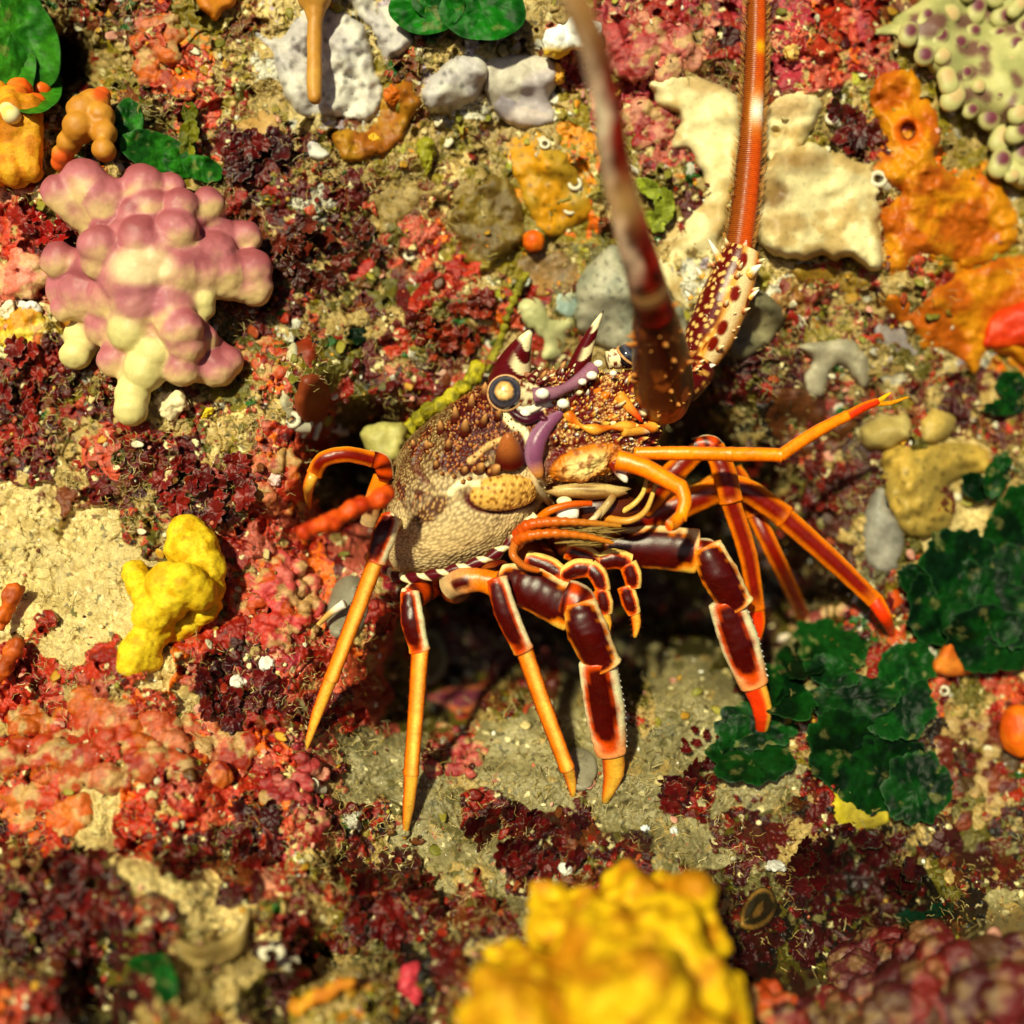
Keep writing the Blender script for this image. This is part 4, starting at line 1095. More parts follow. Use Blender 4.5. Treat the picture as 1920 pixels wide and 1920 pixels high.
def blob_mesh(balls, voxel, smooth_it, disp=(), seed=1):
    """balls (u, v, d, r[, sx, sy, sz[, tilt]]) fused into one skin; returns verts, faces, normals"""
    tv, tf = ICO3
    V = []; F = []; n = 0
    for b in balls:
        u, v, d, r = b[:4]; s = np.array(b[4:7] if len(b) > 6 else (1, 1, 1), float)
        q = tv * r * PX * s * (1 + d * PX / D)
        if len(b) > 7:
            a = math.radians(b[7]); cx, sx = math.cos(a), math.sin(a)
            q = np.stack([q[:, 0] * cx - q[:, 2] * sx, q[:, 1], q[:, 0] * sx + q[:, 2] * cx], 1)
        V.append(pos(u, v, d) + q); F.append(tf + n); n += len(tv)
    V = np.concatenate(V); F = np.concatenate(F)
    me = bpy.data.meshes.new('tmp'); me.from_pydata(V.tolist(), [], F.tolist())
    o = bpy.data.objects.new('tmp', me); COL.objects.link(o)
    md = o.modifiers.new('r', 'REMESH'); md.mode = 'VOXEL'; md.voxel_size = voxel * PX; md.use_smooth_shade = True
    sm = o.modifiers.new('s', 'SMOOTH'); sm.factor = .5; sm.iterations = smooth_it
    dg = bpy.context.evaluated_depsgraph_get()
    m2 = bpy.data.meshes.new_from_object(o.evaluated_get(dg))
    bpy.data.objects.remove(o); bpy.data.meshes.remove(me)
    P = np.zeros(len(m2.vertices) * 3, np.float32); m2.vertices.foreach_get('co', P); P = P.reshape(-1, 3).astype(float)
    N_ = np.zeros(len(m2.vertices) * 3, np.float32); m2.vertices.foreach_get('normal', N_); N_ = N_.reshape(-1, 3).astype(float)
    lt = np.zeros(len(m2.polygons), np.int32); m2.polygons.foreach_get('loop_total', lt)
    lv = np.zeros(len(m2.loops), np.int32); m2.loops.foreach_get('vertex_index', lv)
    ls = np.zeros(len(m2.polygons), np.int32); m2.polygons.foreach_get('loop_start', ls)
    fs = []
    for k in (3, 4):
        s_ = ls[lt == k]
        if len(s_): fs.append(lv[s_[:, None] + np.arange(k)])
    bpy.data.meshes.remove(m2)
    for wl, am in disp:
        w = wl * PX
        P = P + N_ * (am * PX * fbm(P[:, 0] / w, P[:, 1] / w, P[:, 2] / w, seed, 3))[:, None]
    return P, fs, N_

def blob(name, balls, colf, m, voxel=4, smooth_it=4, disp=(), seed=1, parent=None):
    P, fs, N_ = blob_mesh(balls, voxel, smooth_it, disp, seed)
    return add_mesh(name, P, fs, colf(P, N_), m, parent)

def up(u, v, k): return float(td(u, v)) - k
def mott(c0, c1, wl=30, amp=.5, seed=3):
    return lambda P, N_: mixc(c0, c1, sstep(-amp, amp, fbm(P[:, 0] / (wl * PX), P[:, 1] / (wl * PX), P[:, 2] / (wl * PX), seed, 3)))

# ---- the pink lobed sponge
LB = [(160, 343, 120, 42), (112, 363, 108, 31), (157, 397, 70, 37), (200, 372, 95, 42), (266, 346, 105, 36), (282, 384, 100, 30), (320, 352, 96, 26), (340, 388, 112, 30), (246, 403, 120, 26), (333, 432, 150, 38), (392, 378, 110, 28), (395, 414, 96, 25),
      (463, 443, 98, 28), (440, 436, 80, 22), (187, 462, 140, 35), (184, 492, 140, 30), (263, 450, 142, 39), (232, 436, 120, 26), (110, 487, 104, 33), (123, 540, 86, 34), (123, 578, 78, 23), (160, 550, 90, 50), (258, 520, 120, 66), (265, 562, 136, 58), (246, 617, 168, 41),
      (400, 480, 126, 42), (426, 510, 128, 34), (472, 506, 112, 36), (476, 536, 112, 35), (380, 560, 100, 24), (383, 578, 96, 22), (346, 614, 140, 32), (350, 648, 146, 32), (384, 632, 116, 24), (340, 694, 100, 32), (407, 692, 98, 33), (426, 678, 92, 28), (372, 690, 92, 26),
      (213, 676, 116, 30), (230, 668, 112, 30), (273, 692, 98, 36), (290, 660, 98, 34), (247, 740, 92, 28), (244, 768, 92, 27), (150, 630, 70, 26), (144, 668, 66, 26), (173, 590, 72, 22), (333, 512, 110, 45), (320, 570, 96, 45), (300, 470, 104, 52), (413, 446, 96, 34), (372, 512, 96, 42), (215, 560, 110, 48), (205, 610, 90, 40), (300, 620, 90, 40)]
lb = [(u, v, up(u, v, 22 + k * .46), r * 1.12, 1, .78, 1) for u, v, k, r in LB]
LBX = []                                                       # each lobe is the end of a finger that grows out of the common body
for u, v, k, r in LB:
    for t in np.arange(.08, .62, .09):
        L_ = min(1, 105 / (math.hypot(255 - u, 520 - v) + 1)); uu, vv_ = u + (255 - u) * t * L_, v + (520 - v) * t * L_
        LBX.append((uu, vv_, up(uu, vv_, 22 + k * .46 - 8 * t), r * (1.0 - .12 * t), 1, .75, 1))
lbp = np.array([[*pos(b[0], b[1], b[2]), b[3] * PX] for b in lb]); lbk = np.array([b[2] for b in LB])
pale_l = {i for i, b in enumerate(LB) if (b[0], b[1]) in [(246, 617), (150, 630), (144, 668), (173, 590), (247, 740), (244, 768), (383, 578), (380, 560), (273, 692), (290, 660)]}
def pink_col(P, N_):
    q = np.stack([np.linalg.norm(P - c_[:3], axis=1) / c_[3] for c_ in lbp], 1)
    i = q.argmin(1); W = np.exp(-9 * (q - q.min(1, keepdims=True))); W /= W.sum(1, keepdims=True)
    rel = (P - lbp[i, :3]) / lbp[i, 3:4]; relz = (W * ((P[:, None, 2] - lbp[None, :, 2]) / lbp[None, :, 3])).sum(1); rel[:, 2] = relz
    t = rel[:, 2] * .75 - rel[:, 0] * .12 + .18 * (np.mod(i * .618, 1) - .4)
    mv = mixc(C(186, 108, 118), C(150, 74, 82), sstep(.1, .95, rel[:, 2] + .4 * np.mod(i * .37, 1)))
    cc = mixc(C(216, 184, 128), mv, sstep(-.60, .15, t + .12 * fbm(P[:, 0] / .004, P[:, 2] / .004, P[:, 1] / .004, 5, 2)))
    plw = W[:, sorted(pale_l)].sum(1); pl = plw > .5
    cc = mixc(cc, mixc(C(214, 200, 132), C(238, 218, 150), sstep(-.3, .8, rel[:, 2])), plw)
    u, v, d = unpos(P)
    body = sstep(80, 40, np.sqrt((u - 265) ** 2 + ((v - 500) / .6) ** 2)) * (~pl)
    cc = mixc(cc, C(234, 208, 158), body * .8)
    pt = sstep(62, 40, np.sqrt((u - 262) ** 2 + ((v - 560) / .75) ** 2)) * (~pl) * sstep(525, 545, v)
    cc = mixc(cc, C(176, 100, 116), pt * .8)
    return cc * (1 + .05 * vnoise(P[:, 0] / .0009, P[:, 1] / .0009, P[:, 2] / .0009, 5))[:, None]
tag(blob('lobed_sponge', lb + LBX, pink_col, M_VELVET, 3.2, 18, [(60, 4), (12, .6)]), 'pink and cream sponge of many rounded lobes in the upper left of the wall', 'sponge')

# ---- yellow sponges
YS = [(352, 1004, 30, 40), (366, 1030, 34, 46), (380, 1066, 32, 44), (384, 1100, 30, 38), (340, 1030, 26, 34), (254, 1076, 30, 26), (264, 1098, 36, 30), (280, 1120, 44, 34), (314, 1094, 58, 40), (346, 1096, 62, 42), (370, 1112, 58, 36), (318, 1124, 62, 42), (290, 1150, 58, 42), (288, 1180, 44, 38), (272, 1206, 30, 36), (256, 1228, 14, 34), (250, 1242, 4, 32), (384, 1146, 30, 28), (402, 1136, 24, 18), (356, 1168, 24, 26), (330, 1186, 18, 24), (280, 1236, 4, 26)]
ycol = lambda P, N_: mixc(mixc(C(240, 204, 34), C(216, 168, 10), sstep(-.3, .6, fbm(P[:, 0] / .005, P[:, 1] / .005, P[:, 2] / .005, 4, 4))), C(150, 120, 30), .4 * sstep(.5, .9, fbm(P[:, 0] / .0016, P[:, 1] / .0016, P[:, 2] / .0016, 6, 2)))
tag(blob('yellow_sponge', [(u, v, up(u, v, k * 1.35), r) for u, v, k, r in YS], ycol, M_YELLOW, 3.4, 5, [(40, 4), (12, 1.6)]), 'bright yellow three lobed sponge on the sandy ledge left of the legs', 'sponge')
YF = [(1160, 1840, 30, 150), (1010, 1880, 20, 110), (1040, 1700, 70, 62), (1090, 1716, 90, 66), (1060, 1750, 90, 60), (1190, 1690, 90, 72), (1250, 1680, 90, 62), (1290, 1710, 80, 62), (1320, 1760, 70, 60), (1240, 1760, 120, 84), (1150, 1790, 100, 76), (1110, 1800, 60, 70), (1300, 1840, 100, 80), (1220, 1860, 120, 90), (1350, 1880, 70, 60), (1150, 1900, 120, 86), (1050, 1850, 60, 60), (950, 1800, 60, 50), (940, 1850, 70, 56), (970, 1900, 80, 66), (1040, 1930, 80, 80), (920, 1920, 40, 50), (1280, 1950, 90, 90), (1000, 1990, 60, 100), (1180, 2000, 60, 120), (1340, 1960, 40, 70)]
tag(blob('yellow_sponge', [(u, v, up(u, v, k * .95 + 165), r * .95) for u, v, k, r in YF], lambda P, N_: mixc(C(236, 188, 12), C(196, 128, 4), sstep(-.3, .5, fbm(P[:, 0] / .009, P[:, 1] / .009, P[:, 2] / .009, 8, 3))), M_YELLOW, 4.5, 22, [(60, 20), (26, 6)]), 'large blurred yellow lumpy sponge nearest the camera below the lobster', 'sponge')

# ---- orange sponges on the right
OR1 = [(1640, 150), (1672, 125), (1718, 132), (1733, 175), (1758, 218), (1766, 262), (1750, 292), (1800, 332), (1850, 315), (1882, 350), (1908, 400), (1908, 450), (1880, 480), (1830, 500), (1805, 500), (1790, 490), (1730, 485), (1725, 515), (1690, 525), (1650, 510), (1655, 460), (1650, 400), (1690, 362), (1660, 345), (1635, 330), (1640, 290), (1642, 240), (1628, 190)]
def ocol(U, V, e, h, nz):
    n2 = fbm(U / 26, V / 26, None, 91, 4)
    cc = mixc(C(206, 132, 12), C(180, 88, 8), sstep(-.4, .5, nz))
    cc = mixc(cc, C(176, 70, 6), sstep(.10, .0, np.abs(n2)) * .55)
    r = np.sqrt((U - 1705) ** 2 + (V - 246) ** 2)
    cc = mixc(cc, C(214, 100, 8), sstep(34, 24, r)); cc = mixc(cc, C(86, 16, 6), sstep(1.1, .8, np.sqrt(((U - 1703) / 14) ** 2 + ((V - 246) / 19) ** 2)))  # shade inside the opening painted dark
    return cc
orange = crust('orange_sponge', OR1, 26, ocol, M_SPONGE, 30, 0, [(60, 12), (24, 7), (10, 1.6)], 4, 4, hole=[(1703, 246, 18, 17)], seed=3, body=22)
tag(orange, 'orange crust sponge with one dark round opening at its top right of the cream plate', 'sponge')
OR2 = [(1660, 525), (1700, 540), (1720, 560), (1745, 545), (1770, 530), (1810, 510), (1870, 484), (1945, 470), (1990, 560), (1950, 690), (1890, 665), (1850, 670), (1845, 690), (1825, 705), (1800, 675), (1760, 655), (1720, 655), (1710, 610), (1690, 610), (1660, 580), (1645, 555)]
tag(crust('orange_sponge', OR2, 24, lambda U, V, e, h, nz: ocol(U, V - 900, e, h, nz), M_SPONGE, 26, 0, [(60, 10), (22, 6), (10, 1.4)], 4.5, 4, seed=8, body=20), 'flat orange sponge sheet below the one with the dark opening', 'sponge')
tag(crust('red_sponge', [(1950, 566), (1880, 580), (1848, 618), (1842, 645), (1866, 656), (1905, 650), (1960, 640)], 22, solid(C(226, 74, 10), C(200, 48, 8)), M_SPONGE, 24, 22, [(24, 5)], 5, 3, seed=6, body=20), 'small red orange sponge patch on top of the orange sheet', 'sponge')

# ---- cream and white sponges
def plate_col(stains):
    def f(U, V, e, h, nz):
        cc = mixc(C(230, 214, 162), C(196, 166, 108), sstep(-.1, .6, nz))
        for (a, b, ra, rb, col, k) in stains:
            cc = mixc(cc, col, k * sstep(1.2, .3, np.sqrt(((U - a) / ra) ** 2 + ((V - b) / rb) ** 2) + .3 * nz))
        cc = mixc(cc, cc * .62, sstep(.2, .1, worley(U / 19, V / 19, 66)[0]) * .5)
        return cc * (1 + .06 * vnoise(U / 6, V / 6, None, 4))[..., None]
    return f
tag(crust('plate_sponge', [(1425, 305), (1510, 270), (1560, 285), (1628, 310), (1640, 350), (1648, 400), (1653, 450), (1648, 503), (1600, 490), (1530, 480), (1500, 490), (1450, 475), (1412, 450), (1396, 380)], 16,
          plate_col([(1450, 365, 40, 32, C(110, 76, 30), .95), (1500, 300, 80, 26, C(140, 104, 52), .8), (1470, 420, 60, 26, C(160, 122, 62), .8), (1430, 330, 30, 60, C(186, 150, 90), .5)]), M_VELVET, 20, 20, [(120, 26), (40, 4)], 4.5, 7, seed=12, body=6), 'large cream sponge plate with a brown stain right of the banded antenna', 'sponge')
tag(crust('whorled_sponge', [(1440, 192), (1490, 172), (1530, 180), (1538, 205), (1522, 245), (1490, 290), (1450, 312), (1422, 270), (1420, 220)], 22, plate_col([(1480, 200, 50, 22, C(166, 116, 56), .6), (1455, 250, 13, 13, C(170, 140, 80), .8)]), M_SPONGE, 22, 10, [(30, 5)], 4.5, 3, hole=[(1454, 248, 10, 9)], seed=14), 'small beige sponge with a whorled hollow above the cream plate', 'sponge')
tag(crust('band_sponge', [(1218, 160), (1240, 148), (1277, 143), (1330, 150), (1370, 168), (1390, 210), (1392, 290), (1372, 360), (1354, 440), (1326, 505), (1296, 580), (1262, 560), (1226, 505), (1234, 447), (1262, 415), (1293, 396), (1313, 376), (1317, 340), (1296, 290), (1261, 269), (1274, 222), (1237, 198)], 20,
          plate_col([(1330, 160, 60, 18, C(160, 112, 50), .6), (1350, 330, 14, 90, C(214, 186, 120), .5)]), M_VELVET, 24, 8, [(100, 20), (40, 3)], 5, 4, seed=15), 'long cream sponge band between the two antennae', 'sponge')
GREY = solid(C(174, 168, 146), C(140, 140, 122), None, 14, 24)
tag(crust('grey_sponge', [(1078, 575), (1090, 511), (1135, 470), (1170, 466), (1200, 500), (1250, 545), (1285, 600), (1275, 645), (1200, 672), (1130, 652), (1088, 622)], 34, GREY, M_SPONGE, 50, 30, [(60, 9)], 6, 4, seed=17, body=30), 'smooth grey sponge mound between the horns and the near antenna', 'sponge')
tag(crust('grey_sponge', [(1350, 640), (1390, 550), (1420, 540), (1462, 572), (1470, 605), (1436, 646), (1390, 676), (1356, 668)], 34, solid(C(150, 140, 104), C(110, 104, 78), None, 14, 24), M_SPONGE, 40, 14, [(50, 8)], 6, 4, seed=18, body=20), 'dull grey sponge lump to the right of the spiny antenna base', 'sponge')
tag(crust('sage_sponge', [(975, 570), (1010, 562), (1040, 590), (1075, 600), (1068, 640), (1050, 672), (1022, 676), (1010, 640), (984, 610)], 22, solid(C(196, 192, 140), C(164, 164, 112)), M_SPONGE, 26, 8, [(40, 6)], 5, 5, seed=19), 'pale sage sponge patch behind the nearer horn', 'sponge')
tag(crust('blue_sponge', [(1046, 548), (1080, 552), (1084, 580), (1066, 596), (1040, 580)], 12, solid(C(160, 182, 176), C(176, 176, 150)), M_SPONGE, 14, 8, [(20, 4)], 4, 4, seed=20), 'small pale blue sponge patch above the horns', 'sponge')
tag(crust('sage_sponge', [(676, 812), (700, 792), (745, 790), (764, 806), (758, 836), (742, 862), (716, 872), (690, 852)], 26, solid(C(188, 178, 104), C(160, 150, 80)), M_SPONGE, 28, 0, [(40, 6)], 5, 5, base=lambda U, V: 72 + 0 * U, seed=21, body=40), 'pale olive sponge knob just behind the lobster shell', 'sponge')
WHT_ = solid(C(212, 206, 196), C(184, 176, 178), None, 10, 30)
tag(crust('white_sponge', [(478, 60), (530, 70), (560, 20), (600, 10), (660, 30), (690, 60), (700, 110), (716, 160), (716, 205), (690, 228), (640, 222), (600, 222), (556, 214), (530, 170), (505, 110)], 26, WHT_, M_SPONGE, 34, 2, [(55, 20), (22, 6)], 5, 4, seed=22, body=16), 'white folded sponge lying behind the hanging tan tongue', 'sponge')
tag(crust('white_sponge', [(640, -30), (690, -30), (760, -20), (776, 40), (776, 80), (754, 110), (720, 120), (708, 80), (680, 40)], 24, WHT_, M_SPONGE, 30, 2, [(55, 18), (22, 6)], 5, 4, seed=23, body=16), 'white sponge patch left of the glossy green alga', 'sponge')
tag(crust('white_sponge', [(788, 178), (810, 140), (850, 108), (890, 100), (914, 120), (912, 160), (880, 196), (840, 212), (806, 208)], 44, WHT_, M_SPONGE, 44, 8, [(50, 6)], 5, 3, seed=24, body=20), 'oval white sponge cushion beneath the glossy green alga', 'sponge')
tag(crust('lilac_sponge', [(916, 112), (980, 104), (1035, 112), (1048, 150), (1032, 190), (1040, 222), (1006, 236), (960, 232), (925, 205), (905, 160)], 26, solid(C(178, 166, 170), C(196, 186, 172)), M_SPONGE, 26, 6, [(40, 6)], 5, 3, seed=25, body=16), 'lilac grey sponge lobe beside the near antenna', 'sponge')
tag(crust('lilac_sponge', [(918, 168), (950, 160), (990, 190), (1030, 206), (1040, 228), (1006, 242), (960, 236), (930, 210)], 26, solid(C(196, 180, 176), C(160, 150, 160)), M_SPONGE, 26, 6, [(40, 6)], 5, 3, seed=26, body=16), 'lilac grey sponge roll under the other lilac lobe', 'sponge')
tag(crust('white_sponge', [(576, 270), (590, 262), (606, 274), (620, 290), (604, 300), (580, 296)], 16, WHT_, M_SPONGE, 14, 6, (), 4, 2, seed=27), 'tiny white sponge chip below the olive crust', 'sponge')
tag(crust('ochre_crust', [(622, 262), (650, 240), (684, 246), (706, 214), (720, 180), (756, 150), (784, 168), (790, 206), (764, 236), (742, 276), (700, 296), (650, 300)], 22, solid(C(170, 120, 22), C(150, 84, 16), None, 14, 22, .6), M_SPONGE, 24, 6, [(40, 9), (15, 4)], 5, 5, seed=28, body=16), 'ochre crust running diagonally beside the white oval cushion', 'sponge')
tag(crust('amber_sponge', [(944, 262), (985, 244), (1030, 250), (1056, 280), (1080, 320), (1106, 360), (1110, 400), (1070, 430), (1020, 440), (985, 400), (970, 350), (950, 310)], 14, solid(C(206, 142, 14), C(168, 130, 30), None, 10, 26, .6), M_SPONGE, 24, 2, [(50, 7), (18, 3)], 5.5, 6, seed=29, body=16), 'amber sponge film left of the near antenna', 'sponge')
tag(blob('orange_ball_sponge', [(1000, 452, up(1000, 452, 22), 21)], mott(C(226, 112, 8), C(214, 86, 6)), M_SPONGE, 3, 2, [(14, 1.5)]), 'small round orange sponge ball below the amber film', 'sponge')
tag(crust('beige_sponge', [(1614, 800), (1650, 780), (1700, 778), (1708, 815), (1680, 840), (1640, 846), (1616, 836)], 34, solid(C(190, 170, 104), C(168, 146, 84)), M_SPONGE, 34, 4, [(40, 6)], 5, 3, seed=31, body=16), 'beige sponge lobe just under the forked feeler tip', 'sponge')
tag(crust('beige_sponge', [(1724, 790), (1750, 766), (1788, 776), (1786, 810), (1756, 832), (1726, 826)], 32, solid(C(196, 166, 86), C(170, 146, 80)), M_SPONGE, 30, 4, [(40, 6)], 5, 3, seed=32, body=16), 'beige sponge lobe upper right of its yellow neighbours', 'sponge')
tag(crust('yellow_beige_sponge', [(1652, 850), (1690, 832), (1730, 838), (1790, 828), (1850, 842), (1856, 880), (1800, 900), (1776, 920), (1790, 960), (1770, 1000), (1720, 1010), (1684, 990), (1660, 930), (1648, 890)], 34, solid(C(196, 160, 70), C(160, 134, 62), None, 10, 28), M_SPONGE, 46, 4, [(46, 16), (20, 5)], 5.5, 4, seed=33, body=16), 'broad yellow beige folded sponge above the dark green pads', 'sponge')
tag(crust('grey_sponge', [(1634, 926), (1656, 916), (1668, 950), (1690, 990), (1692, 1040), (1676, 1072), (1640, 1070), (1620, 1040), (1616, 990)], 30, solid(C(158, 152, 140), C(134, 130, 120)), M_SPONGE, 30, 4, [(40, 6)], 5, 3, seed=34, body=16), 'upright grey sponge left of the yellow beige folded sponge', 'sponge')
tag(crust('grey_sponge', [(1496, 648), (1540, 640), (1590, 636), (1620, 660), (1632, 700), (1620, 728), (1596, 710), (1576, 690), (1556, 706), (1548, 740), (1520, 744), (1508, 710), (1524, 676)], 24, solid(C(170, 160, 136), C(146, 138, 118)), M_SPONGE, 22, 6, [(40, 5)], 5, 3, seed=35, body=16), 'arched grey sponge above the bent orange feeler', 'sponge')
tag(crust('lilac_sponge', [(1642, 600), (1680, 612), (1700, 590), (1712, 612), (1706, 640), (1730, 658), (1710, 674), (1670, 664), (1646, 640)], 16, solid(C(150, 140, 142), C(136, 124, 120)), M_SPONGE, 18, 3, [(30, 4)], 5, 3, seed=36, body=16), 'grey lilac sponge tucked under the orange sheet', 'sponge')
tag(crust('yellow_crust', [(1552, 1484), (1590, 1462), (1650, 1480), (1700, 1500), (1698, 1530), (1660, 1544), (1614, 1560), (1580, 1554), (1562, 1524)], 12, solid(C(200, 180, 40), C(170, 150, 50)), M_SPONGE, 22, 16, [(30, 5), (12, 2)], 4.5, 6, seed=37, body=16), 'pale yellow crust peeping from under the green pads', 'sponge')
tag(crust('orange_crust', [(1748, 1262), (1756, 1230), (1782, 1200), (1810, 1222), (1842, 1226), (1846, 1252), (1810, 1266), (1778, 1268)], 30, solid(C(222, 130, 44), C(200, 96, 24)), M_SPONGE, 26, 34, [(30, 4)], 5, 3, seed=38, body=16), 'salmon orange sponge wedge between the two green clumps', 'sponge')
tag(crust('orange_crust', [(1636, 1120), (1660, 1104), (1690, 1112), (1704, 1150), (1700, 1200), (1676, 1214), (1644, 1190), (1626, 1160)], 14, solid(C(216, 96, 16), C(190, 70, 14)), M_SPONGE, 18, 2, [(30, 4)], 5, 4, seed=39, body=16), 'orange crust under the tip of the longest rear leg', 'sponge')
tag(blob('orange_ball_sponge', [(1912, 1370, up(1912, 1370, 30), 46, .8, .8, 1.1)], mott(C(232, 110, 10), C(206, 80, 8)), M_SPONGE, 4, 2, [(30, 3)]), 'orange sponge knob cut by the right edge of the picture', 'sponge')
tag(crust('orange_crust', [(370, -20), (440, -20), (440, 6), (420, 20), (404, 42), (388, 26), (372, 14)], 18, solid(C(206, 136, 34), C(190, 110, 20)), M_SPONGE, 16, 14, (), 4.5, 3, seed=40), 'ragged ochre sponge scrap at the top edge', 'sponge')

# films and crusts that run into each other on the upper wall
for nm, pts, th, c0, c1, m_, lab in [
    ('brown_film', [(985, 480), (1040, 470), (1090, 490), (1090, 540), (1040, 556), (1000, 540), (970, 510)], 10, C(120, 96, 64), C(150, 110, 60), M_SPONGE, 'smooth grey brown film above the pale blue sponge patch'),
    ('olive_crust', [(850, 400), (900, 340), (950, 330), (975, 380), (990, 430), (960, 470), (900, 500), (860, 470)], 16, C(132, 108, 34), C(104, 80, 30), M_ROCK, 'olive brown fuzzy crust left of the amber film'),
    ('beige_turf_bank', [(690, 366), (740, 344), (800, 350), (850, 330), (900, 318), (910, 350), (860, 380), (800, 376), (760, 410), (712, 450), (700, 410)], 18, C(176, 150, 92), C(150, 124, 66), M_ROCK, 'beige silted turf bank running across the upper middle of the wall'),
    ('red_coral_strip', [(716, 446), (750, 420), (790, 390), (806, 372), (812, 392), (790, 430), (750, 456), (722, 466)], 14, C(186, 44, 34), C(170, 60, 44), M_ROCK, 'narrow coral red strip under the beige turf bank'),
    ('red_sponge_strip', [(620, 530), (660, 500), (700, 470), (716, 482), (704, 510), (660, 536), (630, 546)], 14, C(176, 28, 8), C(150, 16, 6), M_ROCK, 'narrow scarlet strip left of the coral red strip'),
    ('red_sponge_strip', [(836, 540), (856, 516), (870, 540), (880, 590), (888, 620), (866, 616), (848, 580)], 14, C(186, 50, 14), C(160, 40, 12), M_ROCK, 'upright scarlet sponge streak behind the nearer horn'),
    ('pink_crust', [(720, 690), (744, 676), (768, 690), (764, 712), (736, 718)], 10, C(190, 120, 90), C(176, 100, 74), M_SPONGE, 'dusty pink crust spot above the lime arch'),
    ('pale_pink_flake', [(816, 712), (836, 690), (850, 690), (836, 722), (818, 736)], 8, C(226, 190, 170), C(200, 150, 130), M_SPONGE, 'pale pink flake beside the lime arch'),
    ('pink_crust', [(686, 776), (716, 770), (726, 784), (704, 794), (686, 790)], 8, C(206, 130, 96), C(190, 110, 80), M_SPONGE, 'salmon pink crust spot on the pale olive knob'),
    ('grey_film', [(618, 660), (650, 600), (662, 610), (660, 640), (640, 668)], 8, C(150, 140, 110), C(166, 150, 120), M_SPONGE, 'grey translucent film above the brown oval cushion'),
    ('rusty_crust', [(560, 640), (590, 630), (600, 660), (596, 692), (570, 696), (556, 670)], 14, C(140, 40, 14), C(110, 60, 20), M_ROCK, 'rusty crust patch directly above the brown oval cushion'),
    ('tan_crust', [(440, 246), (470, 220), (500, 210), (530, 236), (520, 262), (480, 270)], 18, C(190, 150, 92), C(170, 130, 70), M_SPONGE, 'smooth tan crust at the left end of the white folds'),
    ('ochre_patch', [(1180, 640), (1210, 700), (1190, 720), (1160, 690)], 8, C(150, 110, 40), C(120, 90, 30), M_SPONGE, 'ochre patch in the shade beside the far eye'),
    ('olive_crust', [(1480, 500), (1560, 500), (1630, 520), (1600, 550), (1560, 545), (1510, 540)], 16, C(150, 116, 30), C(120, 70, 24), M_ROCK, 'olive crust under the edge of the cream plate'),
    ('brown_crust', [(1420, 760), (1480, 720), (1560, 760), (1600, 800), (1560, 860), (1470, 840), (1420, 810)], 16, C(96, 52, 22), C(70, 30, 18), M_ROCK, 'dark brown crust behind the bent orange feeler'),
    ('brown_crust', [(1460, 1000), (1520, 960), (1590, 980), (1610, 1060), (1560, 1080), (1490, 1060)], 16, C(80, 24, 14), C(60, 30, 18), M_ROCK, 'dark red brown crust behind the spread rear legs'),
    ('olive_crust', [(1240, 1150), (1320, 1160), (1360, 1210), (1300, 1230), (1230, 1200)], 14, C(84, 78, 34), C(60, 54, 26), M_ROCK, 'dull olive crust deep in the crevice between front legs'),
]:
    tag(crust(nm, pts, th, solid(c0, c1, None, 14, 16, .5), m_, 22, 2, [(44, 7), (16, 4)], 4.5, 9, seed=len(lab), body=14), lab, nm.split('_')[-1])

# ---- hanging tan tongue, tube sponge, two-lobed sponge, blurred fingers
tag(blob('tongue_sponge', [(590, v, up(590, 90, 60 + .06 * v), r) for v, r in zip(range(-60, 190, 9), np.interp(range(-60, 190, 9), [-60, -10, 10, 40, 80, 150, 175, 190], [40, 34, 22, 15, 15, 17, 15, 12]))], mott(C(206, 150, 66), C(190, 132, 50), 40), M_VELVET, 3.2, 5, [(40, 2)]), 'long tan sponge tongue hanging from the top edge', 'sponge')
T = empty('tube_sponge', pos(40, 320, -60))
tag(T, 'yellow tube sponge with orange tips at the left edge', 'sponge')
blob('body', [(24 + (v - 190) * .02, v, up(24, v, 60), 32) for v in range(196, 330, 14)] + [(58, v, up(58, v, 50), 22) for v in range(200, 330, 12)] + [(-10, v, up(0, v, 50), 30) for v in range(180, 340, 16)], mott(C(226, 160, 30), C(200, 120, 10), 20), M_YELLOW, 4, 3, [(20, 3)], parent=T)
blob('tip', [(38, 170, up(40, 170, 66), 24), (30, 184, up(40, 184, 66), 24)], mott(C(240, 88, 10), C(236, 120, 30)), M_VELVET, 3.5, 3, [(16, 2)], parent=T)
blob('tip', [(78, 172, up(70, 170, 60), 18), (68, 192, up(70, 190, 58), 18)], mott(C(240, 92, 10), C(236, 120, 30)), M_VELVET, 3.5, 3, [(16, 2)], parent=T)
blob('rim', [(22, 216, up(24, 216, 84), 18), (14, 206, up(24, 216, 84), 15)], mott(C(252, 240, 190), C(246, 214, 110)), M_VELVET, 3.5, 3, (), parent=T)
def twocol(P, N_):
    u, v, d = unpos(P)
    return mixc(mixc(C(206, 142, 50), C(190, 124, 36), sstep(-.4, .4, fbm(u / 30, v / 30, None, 2, 2))), C(236, 96, 34), np.maximum(sstep(24, 8, np.sqrt((u - 190) ** 2 + (v - 172) ** 2)), sstep(34, 12, np.sqrt((u - 116) ** 2 + (v - 304) ** 2))))
tag(blob('forked_sponge', [(u, v, up(u, v, k), r) for u, v, k, r in [(190, 180, 60, 18), (176, 196, 70, 30), (158, 212, 74, 32), (148, 240, 74, 30), (130, 266, 60, 24), (118, 290, 44, 20), (112, 306, 30, 16), (190, 220, 78, 26), (196, 250, 84, 25), (195, 282, 84, 23), (180, 240, 74, 26)]], twocol, M_VELVET, 3.4, 4, [(30, 2)]), 'tan forked sponge with an orange tip above the pink lobed sponge', 'sponge')
